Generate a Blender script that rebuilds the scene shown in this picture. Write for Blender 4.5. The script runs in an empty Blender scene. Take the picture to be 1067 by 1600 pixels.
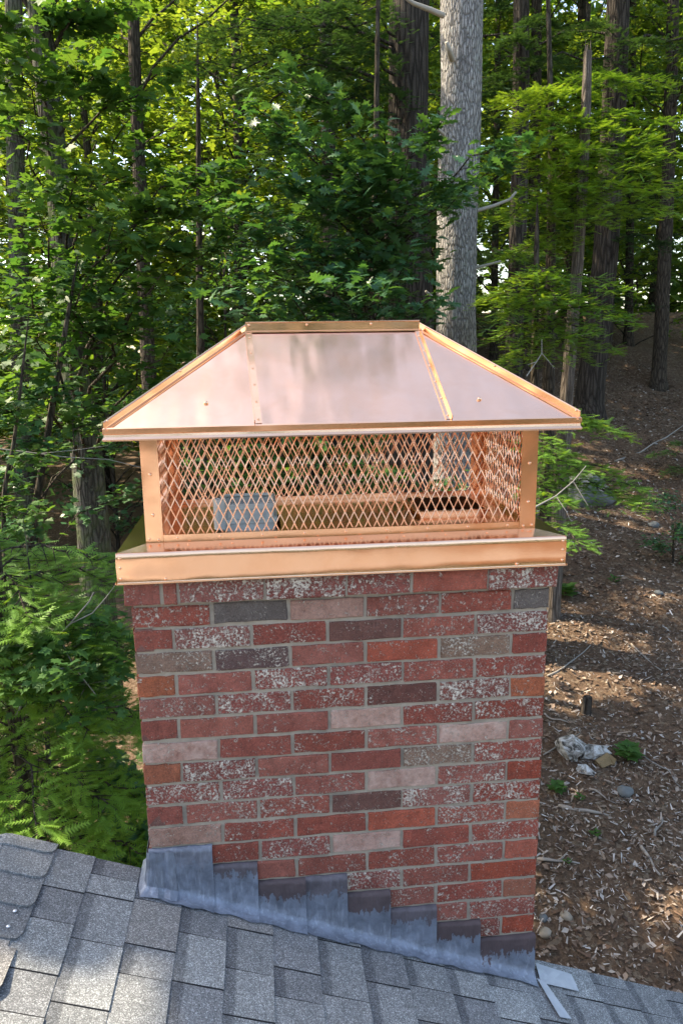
import bpy, math, random
import numpy as np
from mathutils import Matrix, Vector, noise as mnoise

# ------------------------------------------------------------------ camera, sky, sun, exposure
scene = bpy.context.scene
COL = scene.collection
YAW, PITCH, ROLL = math.radians(5.876), math.radians(-12.326), math.radians(-0.790)
CAM = np.array([0.366, -2.029, 0.687]); FPX = 1200.0
_f = np.array([math.sin(YAW)*math.cos(PITCH), math.cos(YAW)*math.cos(PITCH), math.sin(PITCH)])
_r = np.array([math.cos(YAW), -math.sin(YAW), 0.0]); _u = np.cross(_r, _f)
_c, _s = math.cos(ROLL), math.sin(ROLL)
CR, CU, CF = _c*_r + _s*_u, -_s*_r + _c*_u, _f
cam = bpy.data.cameras.new('camera'); camo = bpy.data.objects.new('camera', cam); COL.objects.link(camo)
cam.sensor_fit = 'VERTICAL'; cam.sensor_height = 36.0; cam.lens = 36.0*FPX/1600.0
cam.clip_start = 0.05; cam.clip_end = 2000
M = Matrix([[CR[i], CU[i], -CF[i], CAM[i]] for i in range(3)] + [[0, 0, 0, 1]])
camo.matrix_world = M
scene.camera = camo

SUN_AZ, SUN_EL = math.radians(-68), math.radians(50)      # azimuth from +Y towards +X
SUN = np.array([math.sin(SUN_AZ)*math.cos(SUN_EL), math.cos(SUN_AZ)*math.cos(SUN_EL), math.sin(SUN_EL)])
world = bpy.data.worlds.new('World'); scene.world = world; world.use_nodes = True
wn = world.node_tree.nodes; wl = world.node_tree.links
sky = wn.new('ShaderNodeTexSky'); sky.sky_type = 'NISHITA'; sky.sun_disc = False
sky.sun_elevation = SUN_EL; sky.sun_rotation = SUN_AZ
sky.air_density = 1.0; sky.dust_density = 1.5; sky.ozone_density = 1.0
wl.new(sky.outputs[0], wn['Background'].inputs[0]); wn['Background'].inputs[1].default_value = 0.15
sl = bpy.data.lights.new('sun', 'SUN'); sl.energy = 3.3; sl.angle = math.radians(0.53); sl.color = (1.0, 0.91, 0.76)
so = bpy.data.objects.new('sun', sl); COL.objects.link(so)
so.rotation_euler = Vector(SUN).to_track_quat('Z', 'Y').to_euler()
so.location = (-8, 5, 14)
scene.view_settings.view_transform = 'Standard'; scene.view_settings.look = 'None'
scene.view_settings.exposure = 2.12; scene.view_settings.gamma = 1.0
scene.view_settings.use_curve_mapping = False
scene.view_settings.use_white_balance = True; scene.view_settings.white_balance_temperature = 7500; scene.view_settings.white_balance_tint = 10
scene.render.engine = 'CYCLES'
cy = scene.cycles
cy.max_bounces = 8; cy.diffuse_bounces = 4; cy.glossy_bounces = 4; cy.transmission_bounces = 4; cy.transparent_max_bounces = 4
cy.use_denoising = True
try: cy.denoiser = 'OPENIMAGEDENOISE'
except Exception: pass
cy.caustics_reflective = False; cy.caustics_refractive = False

def ray(px, py):
    return (px-533.5)/FPX*CR - (py-800.0)/FPX*CU + CF
def at(px, py, Y):                       # the point seen at a photo position, at depth Y
    d = ray(px, py); return CAM + d*((Y-CAM[1])/d[1])

# ------------------------------------------------------------------ helpers
rng = np.random.default_rng(7); random.seed(7)
def mesh_np(name, V, F, mats=None, tint=None, smooth=False):
    V = np.asarray(V, np.float32).reshape(-1, 3); F = np.asarray(F, np.int32); k = F.shape[1]
    me = bpy.data.meshes.new(name)
    me.vertices.add(len(V)); me.vertices.foreach_set('co', V.ravel())
    me.loops.add(F.size); me.loops.foreach_set('vertex_index', F.ravel())
    me.polygons.add(len(F)); me.polygons.foreach_set('loop_start', np.arange(0, F.size, k, dtype=np.int32))
    try: me.polygons.foreach_set('loop_total', np.full(len(F), k, np.int32))
    except Exception: pass
    if tint is not None:
        a = me.attributes.new('tint', 'FLOAT', 'POINT'); a.data.foreach_set('value', np.asarray(tint, np.float32))
    me.update(calc_edges=True)
    if smooth: me.polygons.foreach_set('use_smooth', np.ones(len(F), bool))
    if mats: me.materials.append(mats)
    return me
def mesh_py(name, V, F, mat=None, smooth=False):
    me = bpy.data.meshes.new(name); me.from_pydata([tuple(map(float, v)) for v in V], [], F); me.update()
    if smooth: me.polygons.foreach_set('use_smooth', np.ones(len(me.polygons), bool))
    if mat: me.materials.append(mat)
    return me
def sheet(name, V, F, mat, t, smooth=True):   # thin metal with a back skin and a crisp rim
    V = [Vector(v) for v in V]; N = [Vector() for _ in V]; E = {}
    for f in F:
        a, b, c = V[f[0]], V[f[1]], V[f[2]]; n = (b-a).cross(V[f[-1]]-a)
        for i in f: N[i] += n
        for i in range(len(f)):
            e = (f[i], f[(i+1) % len(f)]); k = tuple(sorted(e)); E[k] = None if k in E else e
    n0 = len(V); B = [v-n.normalized()*t if n.length > 0 else v for v, n in zip(V, N)]
    W = V+B; G = list(F)+[tuple(i+n0 for i in f[::-1]) for f in F]; sm = [smooth]*len(G)
    for e in E.values():
        if e and (V[e[0]]-V[e[1]]).length > 1e-6:
            k = len(W); W += [V[e[0]], V[e[1]], B[e[1]], B[e[0]]]; G.append((k+3, k+2, k+1, k)); sm.append(False)
    me = mesh_py(name, W, G, mat); me.polygons.foreach_set('use_smooth', np.array(sm, bool)); return me
def link(name, data, parent=None, loc=None):
    o = bpy.data.objects.new(name, data); COL.objects.link(o)
    if parent is not None: o.parent = parent
    if loc is not None: o.location = tuple(map(float, loc))
    return o
def tag(o, label=None, cat=None, group=None, kind=None):
    if label: o['label'] = label
    if cat: o['category'] = cat
    if group: o['group'] = group
    if kind: o['kind'] = kind
    return o
def empty(name, loc, label, cat, group=None):
    o = link(name, None, None, loc); o.empty_display_size = 0.1
    return tag(o, label, cat, group)
class MB:                                # collects faces for ONE mesh object
    def __init__(s): s.v = []; s.f = []
    def add(s, V, F):
        b = len(s.v); s.v += [tuple(map(float, p)) for p in V]; s.f += [tuple(i+b for i in f) for f in F]; return s
    def box(s, x0, x1, y0, y1, z0, z1):
        V = [(x, y, z) for x in (x0, x1) for y in (y0, y1) for z in (z0, z1)]
        return s.add(V, [(0,1,3,2),(4,6,7,5),(0,4,5,1),(2,3,7,6),(0,2,6,4),(1,5,7,3)])
    def plate(s, pts, n, t):             # a polygon thickened by t along -n
        n = Vector(n).normalized(); k = len(pts)
        A = [Vector(p) for p in pts]; B = [p - n*t for p in A]
        F = [tuple(range(k)), tuple(range(2*k-1, k-1, -1))] + [(i, i+k, (i+1) % k+k, (i+1) % k) for i in range(k)]
        return s.add(A+B, F)
    def tube(s, pts, rad, seg=6):
        V, F = tube_geo(pts, rad, seg); return s.add(V, [tuple(f) for f in F])
    def obj(s, name, mat, parent=None, smooth=False, origin=None):
        V = s.v
        if origin is not None: V = [(a-origin[0], b-origin[1], c-origin[2]) for a, b, c in V]
        return link(name, mesh_py(name, V, s.f, mat, smooth), parent, origin)
def tube_geo(pts, rad, seg=6):
    P = np.asarray(pts, float); n = len(P)
    r = np.asarray(rad, float)*np.ones(n)
    T = np.gradient(P, axis=0); T /= np.linalg.norm(T, axis=1)[:, None]+1e-9
    ref = np.array([1.0, 0.13, 0.07]) if abs(T[0][0]) < 0.8 else np.array([0.1, 1.0, 0.1])
    A = np.cross(T, ref); A /= np.linalg.norm(A, axis=1)[:, None]+1e-9; B = np.cross(T, A)
    th = np.arange(seg)/seg*2*np.pi
    V = P[:, None] + r[:, None, None]*(np.cos(th)[None, :, None]*A[:, None] + np.sin(th)[None, :, None]*B[:, None])
    V = V.reshape(-1, 3)
    i = np.arange(n-1)[:, None]*seg; j = np.arange(seg)[None, :]; j2 = (j+1) % seg
    F = np.stack([i+j, i+j2, i+seg+j2, i+seg+j], -1).reshape(-1, 4)
    return V, F
def fbm(x, y, z, o=4): return mnoise.fractal(Vector((x, y, z)), 0.9, 2.1, o)
def smooth01(a, b, x):
    t = np.clip((x-a)/(b-a), 0, 1); return t*t*(3-2*t)

# ------------------------------------------------------------------ material kit
class NT:
    def __init__(s, name):
        s.m = bpy.data.materials.new(name); s.m.use_nodes = True; s.t = s.m.node_tree; s.n = s.t.nodes
        s.b = s.n['Principled BSDF']; s.out = s.n['Material Output']
    def link(s, a, b): s.t.links.new(a, b)
    def node(s, typ, **k):
        n = s.n.new(typ)
        for a, v in k.items(): setattr(n, a, v)
        return n
    def coords(s, kind='Object', scale=(1, 1, 1), rnd=True):
        tc = s.node('ShaderNodeTexCoord'); mp = s.node('ShaderNodeMapping'); mp.inputs['Scale'].default_value = scale
        s.link(tc.outputs[kind], mp.inputs['Vector'])
        if rnd:
            oi = s.node('ShaderNodeObjectInfo'); mu = s.node('ShaderNodeMath', operation='MULTIPLY'); mu.inputs[1].default_value = 37.0
            s.link(oi.outputs['Random'], mu.inputs[0]); s.link(mu.outputs[0], mp.inputs['Location'])
        return mp.outputs[0]
    def noise(s, vec, scale, detail=4, rough=0.55, lac=2.0, dist=0.0):
        n = s.node('ShaderNodeTexNoise'); s.link(vec, n.inputs['Vector'])
        n.inputs['Scale'].default_value = scale; n.inputs['Detail'].default_value = detail
        n.inputs['Roughness'].default_value = rough; n.inputs['Distortion'].default_value = dist
        return n.outputs['Fac']
    def voro(s, vec, scale, out='Color', feature='F1'):
        n = s.node('ShaderNodeTexVoronoi', feature=feature); s.link(vec, n.inputs['Vector']); n.inputs['Scale'].default_value = scale
        return n.outputs[out]
    def ramp(s, fac, stops):
        r = s.node('ShaderNodeValToRGB'); e = r.color_ramp.elements
        while len(e) > 1: e.remove(e[-1])
        for i, (p, c) in enumerate(stops):
            q = e[0] if i == 0 else e.new(p)
            q.position = p; q.color = (c, c, c, 1) if isinstance(c, (int, float)) else (*c, 1)
        s.link(fac, r.inputs[0]); return r.outputs[0]
    def mix(s, fac, a, b, blend='MIX'):
        m = s.node('ShaderNodeMix', data_type='RGBA', blend_type=blend)
        for v, i in ((fac, 0), (a, 6), (b, 7)):
            if isinstance(v, (int, float)): m.inputs[i].default_value = v if i == 0 else (v, v, v, 1)
            elif isinstance(v, tuple): m.inputs[i].default_value = (*v, 1)
            else: s.link(v, m.inputs[i])
        return m.outputs[2]
    def math(s, op, a, b=0.0):
        m = s.node('ShaderNodeMath', operation=op)
        for v, i in ((a, 0), (b, 1)):
            if isinstance(v, (int, float)): m.inputs[i].default_value = v
            else: s.link(v, m.inputs[i])
        return m.outputs[0]
    def attr(s, name, typ='OBJECT', out='Fac'):
        a = s.node('ShaderNodeAttribute', attribute_type=typ); a.attribute_name = name; return a.outputs[out]
    def bump(s, h, strength=0.3, dist=0.01):
        b = s.node('ShaderNodeBump'); b.inputs['Strength'].default_value = strength; b.inputs['Distance'].default_value = dist
        s.link(h, b.inputs['Height']); s.link(b.outputs[0], s.b.inputs['Normal']); return b.outputs[0]
    def set(s, **k):
        for a, v in k.items():
            i = s.b.inputs[{'color': 'Base Color', 'rough': 'Roughness', 'metal': 'Metallic', 'spec': 'Specular IOR Level'}[a]]
            if isinstance(v, (int, float)): i.default_value = v
            elif isinstance(v, tuple): i.default_value = (*v, 1)
            else: s.link(v, i)
        return s

def mat_copper(roof=False):
    s = NT('copper_sheet' if roof else 'copper'); v = s.coords(scale=(1, 1, 1))
    st = s.coords(scale=(2.5, 90, 90))
    big = s.noise(v, 4, 2, 0.5); fine = s.noise(st, 3, 4)
    pat = s.ramp(s.noise(v, 11, 5, 0.65, dist=0.6), [(0.35, 0.0), (0.75, 1.0)])
    c = s.mix(pat, (0.96, 0.575, 0.375), (0.92, 0.51, 0.31))
    if roof: c = s.mix(pat, (0.95, 0.575, 0.405), (0.92, 0.52, 0.345))
    if not roof: c = s.mix(s.ramp(s.noise(v, 45, 5, 0.7), [(0.62, 0.0), (0.80, 0.35)]), c, (0.72, 0.36, 0.22))
    r = s.mix(s.math('MULTIPLY', fine, 0.5), s.ramp(big, [(0.3, 0.10), (0.7, 0.22)]), 0.26)
    s.set(color=c, metal=1.0, rough=r)
    if roof:                             # rolled sheet: reflections smear down the slope
        tv = s.node('ShaderNodeCombineXYZ'); tv.inputs[0].default_value = 1.0
        s.link(tv.outputs[0], s.b.inputs['Tangent']); s.b.inputs['Anisotropic'].default_value = 0.75; s.b.inputs['Anisotropic Rotation'].default_value = 0.25
        s.set(rough=s.ramp(s.noise(v, 7, 4, 0.6), [(0.3, 0.13), (0.7, 0.21)]))
    if roof: big = s.noise(s.coords(scale=(1.7, 0.55, 0.55)), 4, 2, 0.45)
    s.bump(big if roof else s.math('ADD', big, s.math('MULTIPLY', fine, 0.003)), 0.17 if roof else 0.17, 0.05)
    return s.m
def mat_copper_wire():
    s = NT('copper_wire'); s.set(color=(0.95, 0.53, 0.36), metal=1.0, rough=0.35); return s.m
def mat_brick():
    s = NT('brick'); v = s.coords()
    tone = s.attr('tone', out='Color'); sp = s.attr('speckle'); bl = s.attr('bloom')
    n1 = s.noise(v, 38, 6, 0.7); n2 = s.noise(v, 9, 3, 0.5); g = s.noise(v, 260, 4, 0.85)
    c = s.mix(s.ramp(n1, [(0.3, 0.0), (0.7, 1.0)]), s.mix(0.5, tone, (0.03, 0.015, 0.013)), tone)
    c = s.mix(s.ramp(n2, [(0.40, 0.45), (0.58, 0.0)]), c, s.mix(0.5, tone, (0.05, 0.03, 0.026)))
    c = s.mix(s.ramp(g, [(0.32, 0.85), (0.56, 0.0)]), c, (0.035, 0.02, 0.018))
    c = s.mix(s.ramp(g, [(0.58, 0.0), (0.74, 0.5)]), c, (0.48, 0.27, 0.22))
    # white bloom over pale bricks
    c = s.mix(s.math('MULTIPLY', bl, s.ramp(s.math('ADD', s.math('MULTIPLY', n1, 0.5), s.math('MULTIPLY', n2, 0.5)), [(0.33, 0.1), (0.62, 1.0)])), c, (0.60, 0.44, 0.37))
    # flecks of mortar and salt
    fl = s.noise(v, 140, 7, 0.74, dist=0.2); patch = s.noise(v, 15, 4, 0.65)
    thr = s.math('ADD', fl, s.math('MULTIPLY', s.math('SUBTRACT', patch, 0.5), 0.34))
    thr = s.math('ADD', thr, s.math('MULTIPLY', sp, 0.105))
    fm = s.ramp(thr, [(0.635, 0.0), (0.70, 1.0)])
    blot = s.math('ADD', s.noise(v, 52, 7, 0.72, dist=0.5), s.math('MULTIPLY', sp, 0.075))
    fm = s.math('MAXIMUM', fm, s.ramp(blot, [(0.645, 0.0), (0.71, 0.95)]))
    gate = s.ramp(sp, [(0.02, 0.0), (0.15, 1.0)])
    c = s.mix(s.math('MULTIPLY', fm, gate), c, (0.70, 0.61, 0.51))
    s.set(color=c, rough=0.9, spec=0.25)
    h = s.math('ADD', s.math('MULTIPLY', n1, 0.6), s.math('ADD', s.math('MULTIPLY', g, 0.35), s.math('MULTIPLY', fm, 0.25)))
    s.bump(h, 1.0, 0.008); return s.m
def mat_mortar():
    s = NT('mortar'); v = s.coords(rnd=False)
    n = s.noise(v, 60, 6, 0.7); b = s.noise(v, 7, 4, 0.6)
    c = s.mix(n, (0.28, 0.23, 0.175), (0.47, 0.395, 0.315))
    c = s.mix(s.ramp(b, [(0.5, 0.0), (0.72, 0.7)]), c, (0.17, 0.155, 0.13))
    s.set(color=c, rough=0.95, spec=0.2); s.bump(n, 0.9, 0.006); return s.m
def mat_shingle():
    s = NT('shingle'); v = s.coords(rnd=True)
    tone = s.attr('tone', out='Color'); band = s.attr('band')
    cell = s.voro(v, 430); g = s.noise(v, 700, 2, 0.7); n = s.noise(v, 28, 4, 0.6)
    sep = s.node('ShaderNodeSeparateColor'); s.link(cell, sep.inputs[0]); r = sep.outputs[0]
    k = s.ramp(r, [(0.0, 0.55), (0.35, 0.88), (0.72, 1.22), (0.88, 1.75), (1.0, 2.5)])
    c = s.mix(1.0, tone, k, 'MULTIPLY')
    c = s.mix(s.ramp(n, [(0.35, 0.25), (0.65, 0.0)]), c, (0.05, 0.055, 0.06))
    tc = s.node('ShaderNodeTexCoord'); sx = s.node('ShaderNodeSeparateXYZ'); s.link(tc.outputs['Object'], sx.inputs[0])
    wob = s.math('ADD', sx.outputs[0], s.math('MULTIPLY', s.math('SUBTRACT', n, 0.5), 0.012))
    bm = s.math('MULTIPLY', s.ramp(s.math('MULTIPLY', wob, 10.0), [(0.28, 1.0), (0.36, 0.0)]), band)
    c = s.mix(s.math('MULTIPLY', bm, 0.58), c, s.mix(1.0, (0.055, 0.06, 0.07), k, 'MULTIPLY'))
    s.set(color=c, rough=0.88, spec=0.3)
    s.bump(s.math('ADD', r, g), 0.55, 0.003); return s.m
def mat_shingle_far():
    s = NT('shingle_far'); v = s.coords(rnd=False)
    cell = s.voro(v, 300); n = s.noise(v, 6, 3)
    sep = s.node('ShaderNodeSeparateColor'); s.link(cell, sep.inputs[0])
    c = s.mix(n, (0.175, 0.185, 0.195), (0.26, 0.265, 0.265)); c = s.mix(1.0, c, s.ramp(sep.outputs[0], [(0, 0.5), (0.7, 1.1), (1, 2.0)]), 'MULTIPLY')
    s.set(color=c, rough=0.9); return s.m
def mat_lead():
    s = NT('lead'); v = s.coords()
    n = s.noise(v, 22, 5, 0.6, dist=0.4); st = s.noise(s.coords(scale=(40, 40, 7)), 2.2, 5, 0.65); pt = s.noise(v, 34, 6, 0.62, dist=0.4)
    oi = s.node('ShaderNodeObjectInfo')
    c = s.mix(s.ramp(n, [(0.3, 0.0), (0.7, 1.0)]), (0.115, 0.135, 0.17), (0.25, 0.29, 0.365))
    c = s.mix(s.math('MULTIPLY', oi.outputs['Random'], 0.35), c, (0.12, 0.13, 0.15))
    c = s.mix(s.ramp(st, [(0.52, 0.0), (0.72, 0.38)]), c, (0.44, 0.49, 0.57))
    # brown patina running down from the top edge (object origin is at the top edge)
    tc = s.node('ShaderNodeTexCoord'); sx = s.node('ShaderNodeSeparateXYZ'); s.link(tc.outputs['Object'], sx.inputs[0])
    run = s.math('ADD', s.math('MULTIPLY', sx.outputs[2], 11.0), s.math('ADD', s.math('MULTIPLY', st, 1.5), s.math('ADD', s.math('MULTIPLY', pt, 1.1), s.math('MULTIPLY', oi.outputs['Random'], 0.45))))
    am = s.attr('stain')
    stm = s.math('MULTIPLY', s.ramp(run, [(0.90, 0.0), (0.99, 1.0)]), am)
    c = s.mix(s.math('MULTIPLY', stm, 0.92), c, s.mix(n, (0.05, 0.032, 0.034), (0.13, 0.08, 0.072)))
    s.set(color=c, metal=0.35, rough=s.mix(stm, s.ramp(n, [(0.3, 0.38), (0.7, 0.55)]), 0.8))
    s.bump(s.math('ADD', n, st), 0.35, 0.012); return s.m
def mat_strip():
    s = NT('sealing_strip'); v = s.coords(); n = s.noise(v, 30, 4)
    s.set(color=s.mix(n, (0.30, 0.33, 0.38), (0.48, 0.51, 0.55)), rough=0.35, metal=0.2); s.bump(n, 0.4, 0.01); return s.m
def mat_flue():
    s = NT('flue_metal'); v = s.coords(); n = s.noise(v, 14, 4)
    s.set(color=s.mix(n, (0.62, 0.59, 0.54), (0.82, 0.80, 0.76)), rough=s.ramp(n, [(0.3, 0.35), (0.7, 0.55)]), metal=0.05); return s.m
def mat_flat(name, c, rough=0.8, metal=0.0):
    s = NT(name); v = s.coords(); n = s.noise(v, 24, 6, 0.7)
    s.set(color=s.mix(n, tuple(x*0.75 for x in c), tuple(min(1, x*1.2) for x in c)), rough=rough, metal=metal); s.bump(n, 0.3, 0.01); return s.m
def mat_bark(name, dark, light, moss=None, vs=14.0, zs=2.2, strength=1.0, lichen=None):
    s = NT(name); v = s.coords(scale=(vs, vs, zs), rnd=True); w = s.coords(rnd=True)
    n = s.noise(v, 1.6, 6, 0.65, dist=0.8); n2 = s.noise(w, 3.0, 4); n3 = s.noise(w, 45, 4, 0.7)
    ridge = s.voro(v, 1.3, 'Distance', 'DISTANCE_TO_EDGE')
    h = s.math('ADD', s.math('MULTIPLY', s.ramp(ridge, [(0.0, 0.0), (0.22, 1.0)]), 0.6), s.math('MULTIPLY', n, 0.7))
    c = s.mix(s.ramp(h, [(0.25, 0.0), (0.95, 1.0)]), dark, light)
    c = s.mix(s.ramp(n3, [(0.35, 0.35), (0.6, 0.0)]), c, tuple(x*0.5 for x in dark))
    if lichen: c = s.mix(s.ramp(s.noise(w, 11, 6, 0.7), [(0.56, 0.0), (0.66, 0.6)]), c, lichen)
    if moss: c = s.mix(s.ramp(n2, [(0.45, 0.0), (0.66, 0.8)]), c, moss)
    s.set(color=c, rough=0.95, spec=0.15); s.bump(h, strength, 0.03); return s.m
def mat_leaf(name, c0, c1, t0, t1, mixf=0.42, rough=0.5, spec=0.22):
    s = NT(name); t = s.attr('tint', 'GEOMETRY')
    c = s.mix(t, c0, c1); tr = s.mix(t, t0, t1)
    s.set(color=c, rough=rough, spec=spec)
    tb = s.node('ShaderNodeBsdfTranslucent'); s.link(tr, tb.inputs[0])
    mx = s.node('ShaderNodeMixShader'); mx.inputs[0].default_value = mixf
    s.link(s.b.outputs[0], mx.inputs[1]); s.link(tb.outputs[0], mx.inputs[2]); s.link(mx.outputs[0], s.out.inputs[0])
    return s.m
def mat_ground():
    s = NT('forest_floor'); v = s.coords(rnd=False)
    n = s.noise(v, 1.1, 6, 0.65); f = s.noise(v, 26, 6, 0.75); g = s.voro(v, 26)
    sep = s.node('ShaderNodeSeparateColor'); s.link(g, sep.inputs[0])
    c = s.mix(s.ramp(f, [(0.3, 0.0), (0.7, 1.0)]), (0.055, 0.034, 0.023), (0.22, 0.145, 0.095))
    c = s.mix(s.ramp(n, [(0.48, 0.0), (0.68, 0.45)]), c, (0.11, 0.06, 0.038))
    c = s.mix(s.ramp(sep.outputs[0], [(0.85, 0.0), (0.9, 0.6)]), c, (0.27, 0.21, 0.15))
    s.set(color=c, rough=0.95, spec=0.2); s.bump(s.math('ADD', f, sep.outputs[1]), 1.0, 0.05); return s.m
def mat_litter():
    s = NT('litter'); t = s.attr('tint', 'GEOMETRY')
    c = s.ramp(t, [(0.0, (0.055, 0.036, 0.026)), (0.30, (0.155, 0.095, 0.063)), (0.55, (0.26, 0.195, 0.148)), (0.75, (0.39, 0.34, 0.295)), (1.0, (0.56, 0.54, 0.52))])
    s.set(color=c, rough=0.85, spec=0.25); return s.m

CROOF = mat_copper(True)
COPPER, WIRE, BRICK, MORTAR = mat_copper(), mat_copper_wire(), mat_brick(), mat_mortar()
SHINGLE, SHFAR, LEAD, STRIP, FLUE = mat_shingle(), mat_shingle_far(), mat_lead(), mat_strip(), mat_flue()
ASPHALT = mat_flat('asphalt_edge', (0.018, 0.018, 0.02), 0.9)
DARK = mat_flat('soot', (0.02, 0.018, 0.017), 0.95)
NAILM = mat_flat('nail_zinc', (0.75, 0.77, 0.8), 0.35, 0.6)
TRIM = mat_flat('painted_trim', (0.55, 0.54, 0.50), 0.6)
SIDING = mat_flat('painted_siding', (0.40, 0.38, 0.34), 0.7)
STONE = mat_flat('field_stone', (0.30, 0.25, 0.19), 0.9)
BOULDER = mat_flat('boulder_stone', (0.13, 0.14, 0.14), 0.9)
def mat_birch():
    s = NT('birch_bark'); v = s.coords(); n = s.noise(v, 9, 6, 0.7, dist=0.8)
    s.set(color=s.ramp(n, [(0.40, (0.04, 0.035, 0.03)), (0.50, (0.30, 0.28, 0.25)), (0.60, (0.55, 0.55, 0.54))]), rough=0.85); s.bump(n, 0.8, 0.03); return s.m
BIRCH = mat_birch()
ROTWOOD = mat_flat('rotten_wood', (0.22, 0.15, 0.075), 0.9)
STICK = mat_flat('dead_wood', (0.30, 0.26, 0.22), 0.9)
DEADTWIG = mat_flat('dead_twig', (0.24, 0.22, 0.195), 0.9)
BGREY = mat_bark('grey_bark', (0.10, 0.095, 0.09), (0.40, 0.385, 0.37), vs=26, zs=6.5, strength=0.9, lichen=(0.36, 0.38, 0.34))
BDARK = mat_bark('furrowed_bark', (0.016, 0.013, 0.011), (0.074, 0.062, 0.052), vs=11, zs=1.4, strength=1.0)
BMOSS = mat_bark('mossy_bark', (0.026, 0.024, 0.02), (0.115, 0.108, 0.092), moss=(0.09, 0.12, 0.05), vs=13, zs=3, strength=0.9, lichen=(0.15, 0.17, 0.135))
BSNAG = mat_bark('weathered_wood', (0.065, 0.052, 0.042), (0.185, 0.155, 0.13), vs=24, zs=1.6, strength=0.8)
BBROWN = mat_bark('brown_bark', (0.022, 0.018, 0.014), (0.095, 0.078, 0.06), vs=15, zs=3)
L_MAPLE = mat_leaf('maple_leaf', (0.034, 0.100, 0.030), (0.064, 0.148, 0.036), (0.070, 0.19, 0.022), (0.16, 0.28, 0.028))
L_OAK = mat_leaf('oak_leaf', (0.034, 0.105, 0.050), (0.060, 0.152, 0.062), (0.07, 0.20, 0.03), (0.14, 0.28, 0.03), 0.36, 0.40, 0.42)
L_HEM = mat_leaf('hemlock_needles', (0.035, 0.095, 0.025), (0.075, 0.165, 0.035), (0.06, 0.16, 0.02), (0.15, 0.27, 0.03), 0.30, 0.5)
L_HEMF = mat_leaf('fresh_hemlock_needles', (0.072, 0.170, 0.028), (0.15, 0.29, 0.044), (0.15, 0.30, 0.02), (0.32, 0.46, 0.03), 0.38, 0.55)
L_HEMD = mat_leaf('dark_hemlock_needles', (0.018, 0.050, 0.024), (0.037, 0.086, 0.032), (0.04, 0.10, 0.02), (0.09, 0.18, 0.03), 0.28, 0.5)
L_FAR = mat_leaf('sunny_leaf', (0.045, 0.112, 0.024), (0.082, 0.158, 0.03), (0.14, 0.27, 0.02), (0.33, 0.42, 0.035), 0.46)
GROUND, LITTER = mat_ground(), mat_litter()

# ------------------------------------------------------------------ ground
def gz(x, y):
    s = 0.05 + 0.265*smooth01(-3.0, 5.0, x)
    d = np.maximum(0, y-2.5); d1 = np.minimum(d, 20.5)
    z = -5.0 + s*(d1 + 0.12*(d-d1)) + 0.05*np.sin(x*1.3+0.7*y) + 0.07*np.sin(0.6*y-x*0.45)
    return z
def make_ground():
    xs = np.concatenate([np.linspace(-160, -14, 14), np.linspace(-13, 18, 140), np.linspace(19, 160, 14)])
    ys = np.concatenate([np.linspace(-120, -3, 10), np.linspace(-2, 30, 150), np.linspace(31, 260, 16)])
    X, Y = np.meshgrid(xs, ys, indexing='ij'); Z = gz(X, Y)
    near = (X > -13) & (X < 18) & (Y > -2) & (Y < 30)
    nz = np.array([0.10*fbm(a*0.9, b*0.9, 3.0) if c else 0 for a, b, c in zip(X.ravel(), Y.ravel(), near.ravel())]).reshape(X.shape)
    V = np.stack([X, Y, Z+nz], -1).reshape(-1, 3); ny = len(ys)
    i = np.arange(len(xs)-1)[:, None]*ny; j = np.arange(ny-1)[None]
    F = np.stack([i+j, i+ny+j, i+ny+j+1, i+j+1], -1).reshape(-1, 4)
    o = link('ground', mesh_np('ground', V, F, GROUND, smooth=True)); tag(o, 'brown forest floor rising up a wooded hillside', kind='structure')
make_ground()
def gh(x, y): return float(gz(x, y)) + 0.10*fbm(x*0.9, y*0.9, 3.0)
def hit(px, py):                          # where the line of sight meets the ground
    d = ray(px, py); t = 3.0
    for _ in range(4000):
        p = CAM + d*t
        if p[2] < gh(p[0], p[1]): return p
        t += 0.02
    return CAM + d*60

# ------------------------------------------------------------------ house: roof, shingles, ridge caps, gable
SL = 0.37; ANG = math.atan(SL); RX, RZ = -0.43, -0.719; RAKE = 0.075; BACK = -9.0
house = empty('house', (RX, 0, -5.0), 'house gable end with grey shingle roof sloping down to the right', 'house')
HM = Matrix.Translation((-RX, 0, 5.0))
def hlocal(o): o.matrix_local = HM @ o.matrix_local; return o
cs, sn = math.cos(ANG), math.sin(ANG)
def onroof(u, v, h=0.0, side=1):          # u metres down the slope from the ridge, v = depth, h above the deck
    return Vector((RX + side*(u*cs + h*sn), v, RZ - u*sn + h*cs))
EAVE = 4.6
deck = MB()
for sd in (1, -1):
    pts = [onroof(0, RAKE-0.012, -0.004, sd), onroof(EAVE, RAKE-0.012, -0.004, sd), onroof(EAVE, BACK, -0.004, sd), onroof(0, BACK, -0.004, sd)]
    deck.plate(pts if sd == 1 else pts[::-1], (sd*sn, 0, cs), 0.025)
deck_o = hlocal(deck.obj('roof', SHFAR, house))
m = MB()
for sd in (1, -1):
    a, b = onroof(0, 0, -0.035, sd), onroof(EAVE-0.05, 0, -0.035, sd)
    P = [(a.x, a.z), (b.x, b.z), (b.x, b.z-0.16), (a.x, a.z-0.16)]
    V = [(x, y, z) for y in (RAKE-0.015, RAKE-0.055) for x, z in P]
    m.add(V, [(0,1,2,3),(7,6,5,4),(0,4,5,1),(2,6,7,3),(1,5,6,2)])
hlocal(m.obj('rake_board', TRIM, house))
ez = RZ - EAVE*sn
m = MB(); wy = RAKE-0.09
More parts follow.
